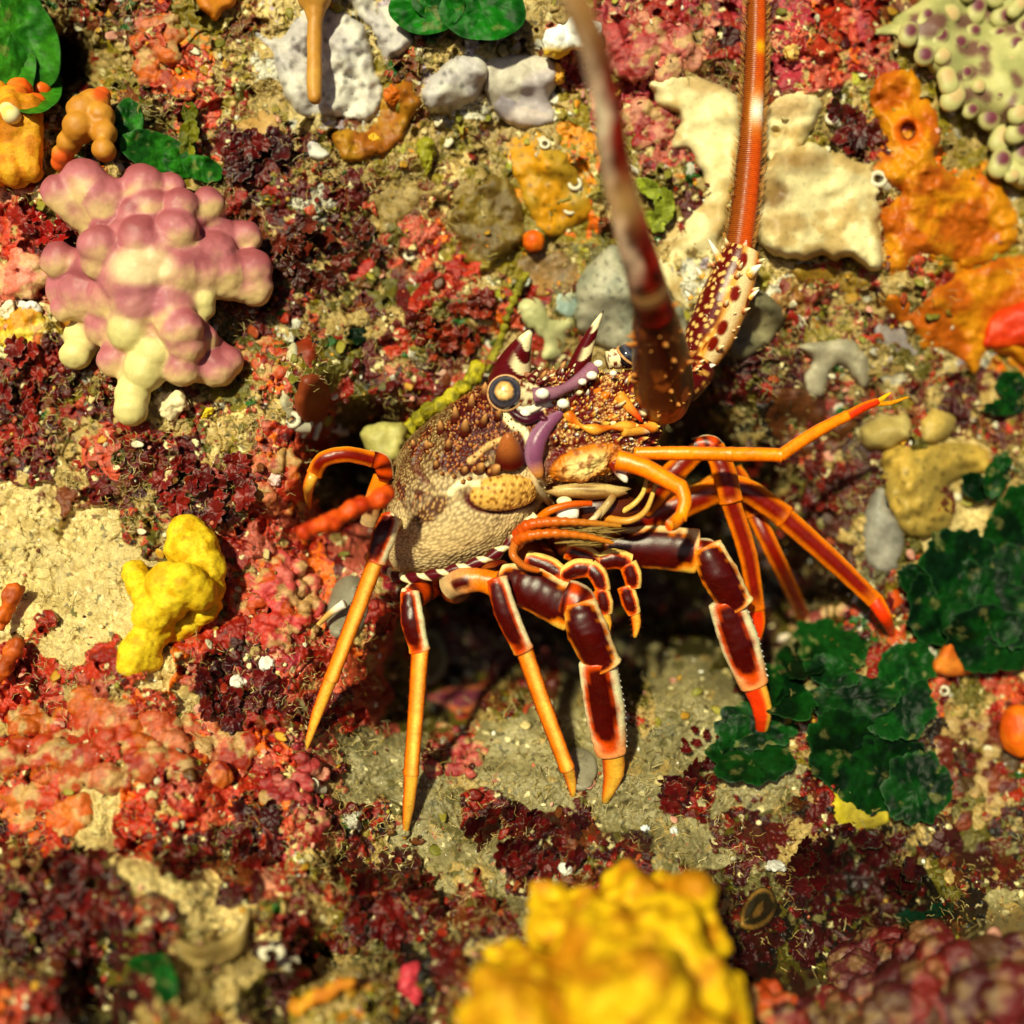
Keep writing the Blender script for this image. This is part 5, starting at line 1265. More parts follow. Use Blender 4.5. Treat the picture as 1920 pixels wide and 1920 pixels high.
tag(blob('finger_sponge', [(726 - 13 * k, 926 + 6.2 * k + 3 * math.sin(k), -210 - 6 * k, (17 + 3 * math.sin(k * 1.7)) * (1 if k < 11 else .8)) for k in range(13)], mott(C(226, 84, 14), C(190, 50, 8), 18), M_SPONGE, 3.4, 3, [(14, 3)]), 'blurred orange red sponge finger in front of the rear leg', 'sponge')
for j, (u0, v0, u1, v1, r, lab) in enumerate([(24, 1110, 6, 1160, 17, 'orange tube sponge at the left edge level with the yellow sponge'), (26, 1210, 6, 1260, 15, 'lower orange tube sponge at the left edge')]):
    tag(blob('orange_tube_sponge', [(u0 + (u1 - u0) * t, v0 + (v1 - v0) * t, up(u0, v0, 50), r * (1 - .35 * t) * (1 + .15 * math.sin(9 * t))) for t in np.linspace(0, 1.3, 9)], mott(C(206, 96, 20), C(160, 66, 14)), M_SPONGE, 3.4, 2, [(26, 7), (9, 2)]), lab, 'sponge')
tag(blob('lime_sponge', [(u, v, up(u, v, k) if k < 100 else -40, r) for u, v, k, r in [(770, 800, 60, 15), (786, 784, 70, 16), (806, 768, 74, 17), (826, 758, 78, 17), (848, 744, 80, 18), (868, 728, 82, 18), (886, 708, 84, 17), (896, 690, 80, 15), (760, 824, 50, 13)]], mott(C(186, 172, 30), C(120, 112, 20), 18, .4), M_YELLOW, 3, 4, [(14, 4), (6, 1)]), 'lime yellow arched sponge along the back of the shell', 'sponge')
tag(blob('lime_sponge', [(u, v, up(u, v, 20), 9) for u, v in zip(np.linspace(912, 985, 14), np.linspace(690, 520, 14) + 10 * np.sin(np.linspace(0, 6, 14)))], mott(C(150, 140, 30), C(110, 104, 24), 14, .4), M_YELLOW, 3, 3, [(10, 3)]), 'thin olive sponge strand rising behind the nearer horn', 'sponge')

# ---- brown oval ascidian with its pale crust and white zooids
tag(crust('brown_ascidian', [(560, 716), (580, 700), (606, 704), (618, 730), (616, 766), (596, 796), (578, 802), (560, 780), (552, 750)], 20, solid(C(138, 62, 26), C(122, 50, 22)), M_VELVET, 30, 24, [(30, 2)], 4, 1.5, seed=41, body=20), 'smooth brown oval cushion below the pink lobed sponge', 'ascidian')
tag(crust('pale_film', [(536, 660), (552, 642), (560, 680), (566, 700), (556, 720), (550, 748), (552, 780), (536, 786), (526, 750), (530, 710)], 9, solid(C(176, 172, 148), C(200, 190, 150)), M_SPONGE, 14, 6, [(24, 4)], 4, 4, seed=42), 'translucent grey film left of the brown oval cushion', 'film')
for j, (u, v, ln, ang_, lab) in enumerate([(574, 806, 12, 60, 'left one of two tiny white sacs under the brown oval'), (594, 808, 12, 75, 'right one of two tiny white sacs under the brown oval')]):
    a = math.radians(ang_)
    tag(blob('white_sac', [(u + math.cos(a) * t, v - math.sin(a) * t, up(u, v, 24), 6.5 + (1.5 if t > 0 else 0)) for t in np.linspace(-ln, ln, 7)], mott(C(226, 224, 206), C(196, 200, 186)), M_VELVET, 1.8, 2), lab, 'ascidian', 'tiny white sacs')
def ring_worm(u, v, r, lift_, label, c0=C(214, 204, 180), hole=C(60, 44, 30)):
    B = Batch(); d = surf_smooth(u, v) - lift_; a = np.linspace(0, 2 * math.pi, 33)
    tilt = .35
    ring = np.stack([pos(u + r * math.cos(x), v + r * math.sin(x) * .9, d - 4 * math.sin(x) * tilt) for x in a])
    add_tube(B, ring, r * .42 * PX, None, 10, lambda T, PH: np.broadcast_to(c0, T.shape + (3,)))
    q = catmull(np.array([pos(u, v, d + 3), pos(u + r, v + r, d + 12), pos(u + 2.4 * r, v + 1.2 * r, d + 26)]), 14)
    add_tube(B, q, r * .9 * PX, None, 12, lambda T, PH: mixc(hole, np.asarray(c0) * .8, sstep(0, .12, T)))
    tag(B.build('tube_worm', M_VELVET, None), label, 'tube worm', 'small tube worms on the rock')
for a in [(547, 787, 13, 16, 'pale ring shaped tube beside the brown oval'), (1078, 345, 10, 12, 'pale ring shaped tube on the amber film'), (1068, 392, 9, 12, 'smaller pale ring tube lower on the amber film'), (1486, 212, 9, 20, 'brownish ring tube on the beige whorled sponge'), (1560, 222, 10, 20, 'round tube between whorled sponge and orange sponge'), (1646, 336, 13, 20, 'glassy round tube at the corner of the cream plate'), (768, 478, 9, 10, 'pale ring tube on the red turf above the shell'), (586, 1470, 9, 14, 'pale ring tube left of the straight leg'), (1022, 270, 8, 14, 'tiny cream ring tube at the top of the amber film'), (628, 800, 9, 12, 'dull ring tube right of the brown oval'), (510, 1788, 18, 24, 'mauve ring shaped tube on the dark lower ledge'), (1770, 1295, 8, 14, 'pale ring tube under the salmon sponge wedge'), (1720, 1785, 9, 14, 'ring tube on the sandy slope low on the right')]:
    ring_worm(*a)

# ---- pale sponge with purple nubs, top right
PB = []; rr = np.random.default_rng(8)
outl = [(1640, 60), (1700, 20), (1800, -40), (1960, -60), (2000, 380), (1920, 360), (1880, 330), (1860, 270), (1830, 230), (1780, 190), (1740, 130), (1690, 70)]
back = crust('nubby_sponge', outl, 30, lambda U, V, e, h, nz: mixc(mixc(C(190, 184, 122), C(160, 158, 100), sstep(-.4, .4, nz)), C(96, 34, 54), .85 * sstep(.42, .22, worley(U / 52 + .5 * vnoise(U / 40, V / 40, None, 4), V / 52, 15)[0]) * (worley(U / 52 + .5 * vnoise(U / 40, V / 40, None, 4), V / 52, 15)[2] > .3)), M_VELVET, 40, 16, [(90, 14)], 8, 4, seed=44, body=20)
tag(back, 'pale green sponge covered in purple tipped nubs in the upper right corner', 'sponge')
opoly = np.array(outl, float); cnt = 0; taken = []
while cnt < 46:
    u, v = rr.uniform(1650, 1990), rr.uniform(-50, 370)
    dd, ins = poly_dist(np.array([u]), np.array([v]), opoly)
    if not ins[0] or dd[0] < 8 or any((u - a) ** 2 + (v - b) ** 2 < 34 ** 2 for a, b in taken): continue
    taken.append((u, v)); cnt += 1
    r = rr.uniform(12, 22); elong = rr.uniform(0, 22); a = rr.uniform(-1, 1) + 2.2
    d = up(u, v, 34 + rr.uniform(0, 12))
    purple = rr.uniform() < .62
    def nubc(P, N_, u=u, v=v, r=r, purple=purple):
        a_, b_, _ = unpos(P)
        return mixc(C(184, 178, 118), C(104, 40, 60) if purple else C(196, 166, 116), sstep(1.0, .35, np.hypot(a_ - u - 3, b_ - v + 2) / r))
    blob('nub', [(u + math.cos(a) * q, v + math.sin(a) * q, d - 8, r, 1, .6, 1) for q in np.linspace(0, elong, 4)], nubc, M_VELVET, 3.6, 2, parent=back)

# ---- green algae
def frond(B, cu_, cv_, d, ru, rv, rot, tilt=(0, 0), lobes=7, seed=0, depth=.16, thick=3, col=(C(16, 70, 16), C(8, 40, 12))):
    """a thick scalloped disc, slightly cupped"""
    nr_, na = 16, 110
    rr_ = np.random.default_rng(seed)
    a = np.linspace(0, 2 * math.pi, na, endpoint=False); ph = rr_.uniform(0, 6.28)
    out = 1 + depth * np.abs(np.sin(lobes * a / 2 + ph)) + .10 * np.sin(2 * a + ph * 2) + min(1, (depth / .1) ** 2) * (.09 * vnoise(a * 3, a * 0 + seed, None, seed) + .05 * vnoise(a * 8, a * 0 + seed, None, seed + 1) + .035 * vnoise(a * 17, a * 0 + seed, None, seed + 2)) - depth * .6
    R = np.linspace(0, 1, nr_)[:, None]
    x = R * out * np.cos(a) * ru; y = R * out * np.sin(a) * rv
    c_, s_ = math.cos(rot), math.sin(rot)
    U = cu_ + x * c_ - y * s_; V = cv_ + x * s_ + y * c_
    Dd = d + tilt[0] * x + tilt[1] * y - 9 * R ** 2 * (.4 + .6 * rr_.uniform()) + 4 * R * np.sin(3 * a + ph) + 3.5 * fbm(U / 20, V / 20, None, seed, 3)
    th = thick * np.sqrt(np.clip(1 - R ** 4, 0, 1)) + 0 * a
    cc = mixc(col[0], col[1], sstep(-.4, .5, fbm(U / 40, V / 40, None, seed + 3, 3)))
    cc = mixc(cc, C(60, 110, 60), sstep(.93, 1, R + 0 * a) * .3)
    if col[0][1] > .03: cc = mixc(cc, C(128, 124, 72), sstep(.66, .86, fbm(U / 24, V / 24, None, seed + 7, 4)) * .4)
    cc = cc * (.75 + .5 * rr_.uniform())
    P1 = pos(U, V, Dd - th).reshape(-1, 3); P2 = pos(U, V, Dd + th + 1.2).reshape(-1, 3)
    f = grid_faces(nr_, na, True)
    B.add(P1, f, cc.reshape(-1, 3)); B.add(P2, f[:, ::-1], cc.reshape(-1, 3) * .8)
def alga(label, pads, seed=0, liftk=26, group=None, col=(C(10, 54, 12), C(4, 26, 8)), name='green_alga', m=None, scal=.10):
    root = empty(name, pos(pads[0][0], pads[0][1], up(pads[0][0], pads[0][1], 0)))
    tag(root, label, 'alga', group)
    rr_ = np.random.default_rng(seed)
    broad = name == 'green_alga' and len(pads) > 8
    for k, p in enumerate(pads):
        if broad and k % 4 == 3: continue
        if broad: p = (p[0], p[1], p[2] * 1.08, p[3] * 1.1, *p[4:])
        B = Batch()
        lift_ = p[5] if len(p) > 5 else liftk
        t = (td(p[0] + 40, p[1]) - td(p[0] - 40, p[1])) / 80, (td(p[0], p[1] + 40) - td(p[0], p[1] - 40)) / 80
        frond(B, p[0], p[1], up(p[0], p[1], lift_), p[2], p[3], p[4], (float(t[0]) + rr_.uniform(-.14, .14), float(t[1]) + rr_.uniform(-.14, .14)), rr_.integers(5, 10), seed * 31 + k, scal, 3.2, col)
        B.build('frond', m or M_ALGA, root)
    return root
alga('big dark green scalloped alga clump at the tip of the far front leg', [(1560, 1210, 70, 40, .3, 30), (1500, 1240, 40, 34, .2, 26), (1470, 1300, 66, 36, .5, 30), (1640, 1240, 74, 34, .1, 32), (1700, 1250, 56, 36, -.2, 30), (1420, 1360, 66, 44, .1, 32), (1410, 1420, 70, 50, .2, 36), (1500, 1380, 70, 60, .4, 34), (1600, 1310, 80, 40, -.2, 38), (1690, 1330, 60, 54, .1, 36), (1590, 1410, 80, 70, .3, 44), (1500, 1440, 60, 36, .0, 30), (1650, 1450, 84, 74, .1, 50), (1720, 1480, 54, 70, .2, 44), (1560, 1260, 44, 30, .2, 40), (1690, 1400, 60, 44, 0, 40), (1440, 1300, 30, 26, 0, 40), (1380, 1390, 34, 44, 0, 40)], 1)
alga('dark green scalloped alga clump at the right edge beside the sponge wedge', [(1800, 1060, 60, 70, .2, 40), (1830, 1130, 90, 76, .1, 44), (1760, 1140, 60, 60, .3, 40), (1740, 1190, 44, 50, 0, 36), (1860, 1200, 84, 56, 0, 50), (1900, 1120, 70, 80, 0, 46), (1720, 1090, 36, 26, .3, 36), (1770, 1080, 46, 44, 0, 46), (1900, 990, 50, 66, .3, 30), (1920, 1060, 56, 60, 0, 34)], 2)
alga('pair of dark green alga pads sticking up beside the folded sponge', [(1830, 912, 30, 24, .5, 34), (1870, 892, 24, 44, .2, 40)], 3)
alga('small green alga pads on the right edge under the orange sheet', [(1886, 762, 40, 16, 0, 34), (1896, 722, 34, 24, .3, 30)], 4)
alga('glossy rounded green alga at the top edge', [(800, 10, 74, 52, .2, 60), (905, 20, 74, 62, .1, 66), (850, -20, 80, 60, 0, 54)], 5, col=(C(18, 104, 14), C(10, 70, 12)), scal=.03)
alga('large green blade in the upper left corner', [(20, 60, 74, 130, -.42, 70), (-10, 130, 80, 100, -.3, 60), (60, 160, 50, 60, -.6, 50)], 6, col=(C(48, 112, 20), C(26, 84, 14)), scal=.02)
alga('green leafy alga behind the pink lobed sponge', [(290, 284, 74, 34, .35, 40), (240, 230, 30, 44, .2, 26), (380, 316, 36, 26, .5, 36), (340, 305, 40, 24, .4, 30)], 7, col=(C(34, 98, 20), C(16, 60, 14)), scal=.05)
alga('blurred green alga scrap near the bottom edge on the left', [(284, 1808, 40, 24, .1, 30), (310, 1846, 22, 36, .1, 34)], 8, col=(C(18, 84, 24), C(10, 60, 20)))
alga('tiny dark green alga tuft under the pale film', [(668, 630, 24, 16, -.2, 16)], 9)
alga('light green curled alga blade right of the near antenna', [(1216, 352, 26, 16, .5, 30), (1246, 384, 18, 36, -.1, 32), (1226, 416, 22, 20, .4, 30)], 10, col=(C(140, 150, 40), C(116, 124, 34)))
alga('small green alga bits low on the dark right slope', [(1700, 1728, 34, 22, -.3, 20), (1762, 1706, 28, 14, -.3, 20)], 11, col=(C(12, 62, 40), C(8, 44, 30)))
alga('olive green alga stem left of the maroon patch', [(354, 250, 18, 26, .1, 24), (352, 290, 16, 26, 0, 26), (356, 210, 14, 22, 0, 20)], 12, col=(C(112, 110, 20), C(84, 88, 18)))

# ---- maroon algae: separate clumps one can tell apart
MR = (C(92, 12, 10), C(52, 5, 12))
def maroon(label, cu_, cv_, sp, n, seed, col=MR, r=(13, 28), lift=14):
    rr_ = np.random.default_rng(seed); pads = []
    for k in range(n):
        a = rr_.uniform(0, 6.28); q = math.sqrt(rr_.uniform())
        u, v = cu_ + sp[0] * q * math.cos(a), cv_ + sp[1] * q * math.sin(a)
        rr0 = rr_.uniform(*r); pads.append((u, v, rr0, rr0 * rr_.uniform(.5, .9), rr_.uniform(0, 3), lift + rr_.uniform(-4, 16)))
    return alga(label, pads, seed, group='maroon algae on the rock', col=col, name='maroon_alga', m=M_FLAKE, scal=.3)
maroon('spreading maroon alga clump on the sand below the two front legs', 990, 1570, (110, 66), 34, 20)
maroon('maroon alga tuft on the sand left of the green clump', 1290, 1480, (60, 40), 14, 21)
maroon('deep maroon alga bush right of the upper pink sponge lobes', 475, 290, (64, 46), 18, 22)
maroon('dark maroon alga mass at the bottom left', 120, 1680, (120, 80), 26, 23, r=(16, 34))
maroon('maroon blade clump in the lower left between coral crusts', 470, 1560, (56, 70), 12, 24, r=(16, 34))
maroon('small maroon alga on the tan ledge at lower left', 330, 1610, (40, 26), 8, 25, r=(14, 26))
maroon('dark maroon alga bank below the sandy ledge', 730, 1690, (110, 80), 30, 26, r=(14, 30))
maroon('blackish maroon alga thicket low on the right', 1600, 1640, (140, 90), 36, 27, (C(64, 8, 12), C(34, 5, 10)), (14, 32))
maroon('red brown alga patch left of the rear leg', 390, 910, (90, 60), 24, 28, (C(128, 22, 12), C(88, 10, 12)))
maroon('wine red alga clump below the yellow sponge', 430, 1300, (80, 54), 20, 29)
maroon('dark red alga beside the pink spotted crust at the left', 96, 430, (48, 40), 10, 30, (C(136, 12, 8), C(96, 8, 8)), (14, 28))
maroon('maroon alga patch between whorled sponge and orange sponge', 1590, 250, (48, 44), 12, 31)
maroon('dark alga growth under the forked feeler', 1500, 900, (100, 70), 26, 32, (C(98, 20, 12), C(58, 10, 10)), (10, 20))
maroon('dark red algae at the left edge below the tube sponge', 40, 720, (50, 80), 14, 33, (C(130, 24, 10), C(96, 12, 10)), (14, 28))
maroon('brick red alga turf above the shell', 600, 470, (110, 70), 34, 34, (C(92, 28, 14), C(62, 16, 10)), (11, 26))
maroon('brick red alga tuft behind the nearer horn', 870, 600, (80, 60), 22, 35, (C(136, 38, 14), C(92, 22, 12)), (10, 24))
maroon('maroon alga scrap at the lower edge of the crevice', 1330, 1400, (50, 40), 10, 36, r=(8, 15))
maroon('dark algae in front of the shadowed hole at the bottom', 560, 1800, (90, 60), 18, 37, r=(14, 26))

# ---- coralline knobs, each patch a lump colony
def knobs(label, cu_, cv_, sp, n, r, cols, seed, m=None, cat='coralline alga', name='coralline_crust', lift=.2, group='coralline crusts', silt=.75):
    rr_ = np.random.default_rng(seed); bs = []
    for k in range(n):
        a = rr_.uniform(0, 6.28); q = math.sqrt(rr_.uniform())
        u, v = cu_ + sp[0] * q * math.cos(a), cv_ + sp[1] * q * math.sin(a); r0 = rr_.uniform(*r)
        bs.append((u, v, up(u, v, r0 * lift + rr_.uniform(0, 8)), r0, 1, .7, rr_.uniform(.7, 1.1), rr_.uniform(-40, 40)))
    cols = [np.asarray(x) for x in cols]
    def cf(P, N_):
        u, v, d = unpos(P); w = worley(u / (r[1] * 1.5), v / (r[1] * 1.5), seed)
        i = np.floor(w[2] * len(cols) * .999).astype(int); cc = np.array(cols)[i]
        cc = mixc(cc, C(190, 160, 100), sstep(.12, .5, fbm(u / 26, v / 26, None, seed, 4)) * silt)
        return cc * (1 + .22 * vnoise(u / 5, v / 5, None, 5))[:, None]
    return tag(blob(name, bs, cf, m or M_ROCK, 3.6, 2, [(16, 3.5), (6, 1.5)]), label, cat, group)
RC = [C(176, 56, 22), C(184, 80, 42), C(150, 38, 16), C(190, 104, 66), C(186, 88, 22)]
PC = [C(168, 56, 56), C(184, 92, 84), C(146, 36, 38), C(196, 124, 100)]
DIM_PINK = [C(96, 20, 24), C(120, 30, 28), C(72, 18, 24), C(90, 36, 40), C(84, 50, 34)]  # dark pinks deepened further to paint light falling off towards lower right
knobs('orange red coralline crust bulging at the lower left', 150, 1400, (150, 90), 60, (16, 34), RC, 50)
knobs('orange red coralline crust right of the first bulge', 360, 1400, (110, 70), 50, (14, 30), RC, 51)
knobs('red coralline lump just above the dark maroon mass', 90, 1520, (90, 60), 26, (16, 32), [C(200, 90, 20), C(190, 60, 30), C(206, 110, 40)], 52)
knobs('pink coralline crust beside the straight leg tip', 560, 1500, (60, 80), 36, (10, 24), PC, 53)
knobs('pink red crust between the yellow sponge and the legs', 520, 1130, (70, 90), 60, (10, 22), [C(200, 70, 70), C(206, 90, 80), C(186, 50, 40), C(190, 70, 20)], 54)
knobs('red crust above the rear leg at the left', 520, 900, (50, 60), 30, (10, 20), RC, 55)
knobs('pink crust on the wall behind the top of the near antenna', 1210, 90, (110, 60), 50, (10, 24), PC, 56)
knobs('magenta crust left of the cream band sponge', 1210, 230, (44, 50), 24, (10, 20), PC, 57)
knobs('dark pink boulder crust at the bottom right corner', 1760, 1830, (180, 70), 80, (24, 52), DIM_PINK, 58, silt=.25)
knobs('dark pink crust along the bottom edge on the right', 1640, 1920, (170, 60), 50, (24, 48), DIM_PINK, 59, silt=.25)
knobs('pink spotted crust at the left edge below the tube sponge', 30, 520, (50, 46), 22, (12, 24), [C(236, 140, 120), C(230, 120, 96), C(240, 170, 130)], 60)
knobs('pink crust knobs on the floor between the legs', 850, 1410, (60, 50), 24, (8, 18), [C(170, 60, 60), C(150, 40, 44), C(180, 80, 70)], 61)
knobs('red crust between the green clump and the right edge', 1820, 1440, (80, 100), 50, (12, 26), [C(100, 34, 20), C(82, 22, 16), C(116, 50, 26), C(76, 54, 28)], 62)  # reds deepened to paint the dimmer light at lower right
knobs('mauve pink crust on the ledge under the rear leg', 1540, 1160, (60, 24), 20, (10, 18), [C(170, 96, 84), C(150, 70, 66)], 63)
knobs('orange crust heap in the bottom right beside the yellow sponge', 1440, 1890, (50, 36), 18, (14, 26), [C(190, 80, 14), C(170, 60, 14)], 64)
knobs('red crust strip in the top left', 300, 90, (44, 84), 36, (9, 20), RC, 65)
knobs('red orange crust around the pale film', 500, 680, (44, 40), 30, (8, 16), RC, 66)
knobs('orange and yellow crust at the left edge', 40, 620, (44, 34), 18, (12, 24), [C(226, 150, 20), C(240, 200, 60), C(220, 110, 30)], 67)
knobs('reddish crust in the gap right of the grey lump', 1500, 560, (50, 40), 26, (8, 16), [C(150, 40, 26), C(120, 40, 20), C(140, 90, 30)], 68)

# ---- pebbles, shells and odd bits
def pebble(u, v, r, col, label, sc=(1, .8, .9), lift_=.5, cat='pebble', name='white_pebble', k=0):  # the white chips stand in for bright glints
    tag(blob(name, [(u, v, up(u, v, r * lift_ + 8), r, *sc, k * 23)], mott(col, np.asarray(col) * .8, 12), M_VELVET, max(1.4, r / 10), 1, [(r * 1.1, r * .45), (r * .4, r * .14)]), label, cat)
pebble(12, 582, 18, C(250, 236, 200), 'cream white nub at the very left edge')
pebble(54, 578, 17, C(252, 244, 236), 'shiny white nub beside the pink spotted crust')
pebble(1480, 102, 15, C(226, 180, 96), 'peach coloured nub right of the banded antenna', name='peach_nub', cat='nub')
pebble(984, 526, 10, C(206, 214, 196), 'pearly bead above the sage sponge', name='pearl_bead', cat='bead')
pebble(1210, 1552, 8, C(220, 224, 232), 'bluish white glint chip right of the maroon clump', name='glint_chip', cat='shell')
pebble(1264, 1556, 8, C(214, 220, 226), 'white glint chip on the sand above the big yellow sponge', name='glint_chip', cat='shell')
pebble(1060, 1628, 10, C(236, 234, 226), 'white glint chip right beside the maroon clump stem', name='glint_chip', cat='shell')
pebble(500, 1246, 12, C(244, 236, 226), 'white chip on the pink crust beside the legs', name='glint_chip', cat='shell')
pebble(448, 1280, 15, C(236, 226, 216), 'white chip under the yellow sponge', (1.2, .7, .8), name='glint_chip', cat='shell')
pebble(1472, 1196, 10, C(240, 220, 200), 'white chip on the ledge above the green clump', (1.3, .7, .8), name='glint_chip', cat='shell')
pebble(512, 900, 13, C(240, 200, 196), 'pinkish white chip near the arched rear leg', (1.3, .7, .8), name='glint_chip', cat='shell')
pebble(756, 1555, 12, C(170, 160, 120), 'dull stone at the foot of the straight leg', name='small_stone')
pebble(324, 760, 24, C(246, 226, 180), 'cream nodule under the pink lobed sponge', (1.4, .8, .8), name='cream_nodule', cat='nodule')
pebble(388, 776, 11, C(240, 206, 40), 'tiny bright yellow nodule beside the cream one', (1.5, .8, .7), name='yellow_nodule', cat='nodule', k=2)
pebble(318, 892, 15, C(220, 196, 140), 'sandy nodule on the red brown alga patch', (.7, .8, 1.4), name='sand_nodule', cat='nodule', k=-1)
pebble(770, 1850, 30, C(206, 60, 76), 'blurred pink lump near the bottom edge', (.9, .8, 1.2), name='pink_nodule', cat='nodule', k=1)
pebble(1456, 1626, 16, C(200, 196, 190), 'grey white chip in the dark right slope', (1.2, .7, .6), name='glint_chip', cat='shell')
tag(blob('white_sponge', [(1034 + 9 * k, 80 - 2.6 * k + 3 * math.sin(k * 2), up(1060, 70, 50), 20 + 5 * math.sin(k * 1.3) + .8 * k) for k in range(9)], lambda P, N_: mixc(C(254, 252, 246), C(236, 190, 40), sstep(80, 98, unpos(P)[1])), M_VELVET, 3.4, 3, [(26, 7), (9, 2)]), 'brilliant white and yellow sponge lump behind the near antenna', 'sponge')
tag(crust('grey_jelly', [(612, 1150), (624, 1100), (650, 1080), (680, 1084), (692, 1120), (690, 1160), (672, 1190), (640, 1200), (620, 1186)], 22, solid(C(140, 134, 116), C(120, 112, 96)), M_VELVET, 30, 6, [(30, 4)], 5, 2, seed=70), 'grey jelly like lump behind the second leg', 'ascidian')
B = Batch(); q = catmull(np.array([pos(596, 1172, up(596, 1172, 40)), pos(622, 1148, up(622, 1148, 56)), pos(646, 1132, up(646, 1132, 64))]), 20)
add_tube(B, q, np.linspace(4, 9, 20) * PX, None, 14, lambda T, PH: mixc(C(214, 170, 90), C(248, 234, 220), sstep(.4, .9, T)))
tag(B.build('worm_tube', M_VELVET), 'slender cream worm tube on the grey jelly lump', 'tube worm')
tag(crust('grey_disc', [(1056, 1430), (1068, 1406), (1092, 1402), (1114, 1416), (1120, 1444), (1112, 1470), (1092, 1484), (1064, 1470)], 6, solid(C(150, 142, 120), C(128, 120, 100)), M_VELVET, 10, 10, [(30, 2)], 4, 2, seed=71), 'flat translucent grey disc beside the big front leg tip', 'ascidian')
def shell_valve(pts, thick, c0, c1, label, lift_, seed, d=None):
    f = lambda U, V, e, h, nz: mixc(c0, c1, sstep(-.1, .5, np.sin(e / 3.6) * .5 + .4 * nz))
    tag(crust('mussel_shell', pts, thick, f, M_SHELL, 26, lift_, (), 4, .6, base=(lambda U, V: d + 0 * U) if d is not None else None, seed=seed, body=4), label, 'shell')
shell_valve([(796, 1306), (830, 1290), (880, 1284), (930, 1288), (900, 1320), (868, 1338), (838, 1328)], 12, C(134, 60, 80), C(206, 110, 60), 'purple and orange striped mussel shell on the crevice floor', 6, 72)
shell_valve([(792, 1190), (816, 1180), (832, 1206), (840, 1240), (826, 1270), (800, 1284), (790, 1250)], 10, C(84, 92, 70), C(130, 150, 120), 'greenish glassy shell standing in the crevice behind the legs', 40, 73)
shell_valve([(1386, 1732), (1396, 1690), (1424, 1664), (1450, 1672), (1456, 1706), (1436, 1736), (1404, 1744)], 18, C(40, 36, 20), C(150, 110, 50), 'dark open mussel shell right of the large yellow sponge', 30, 74)
tag(blob('yellow_tube_sponge', [(556 + 7 * k, 1886 - 3.2 * k + 5 * math.sin(k), up(600, 1870, 40), 15 - .3 * k) for k in range(16)], mott(C(214, 160, 30), C(190, 110, 20), 14), M_YELLOW, 3.4, 2, [(14, 4)]), 'knobbly yellow tube sponge at the bottom edge', 'sponge')
tag(crust('tan_scallop', [(330, 1760), (380, 1770), (440, 1740), (466, 1700), (470, 1740), (450, 1790), (400, 1812), (346, 1800)], 16, lambda U, V, e, h, nz: mixc(C(176, 150, 92), C(140, 116, 66), .5 + .5 * np.sin(np.hypot(U - 380, V - 1690) / 5)), M_SHELL, 14, 14, (), 5, 2, seed=75), 'tan ridged shell lying on the lower left ledge', 'shell')
pebble(1046, 138, 15, C(226, 160, 40), 'orange yellow curl beside the near antenna', (.8, .8, 1.3), name='yellow_nub', cat='nub')
pebble(744, 176, 20, C(206, 104, 14), 'orange nub on the ochre crust', (1, .7, 1), name='orange_nub', cat='nub')
pebble(800, 290, 22, C(150, 146, 30), 'olive green column under the rock crack', (.7, .8, 1.9), name='olive_nub', cat='nub')
pebble(704, 262, 14, C(232, 180, 20), 'small yellow curl at the end of the ochre crust', (1.2, .8, .8), name='yellow_nub', cat='nub')

# ------------------------------------------------------------------ uncountable cover
def interp_rows(u, v):
    i = np.clip(np.searchsorted(AU, u), 1, len(AU) - 2); j = np.clip(np.searchsorted(AV, v), 1, len(AV) - 2)
    return i, j
rs = np.random.default_rng(77)
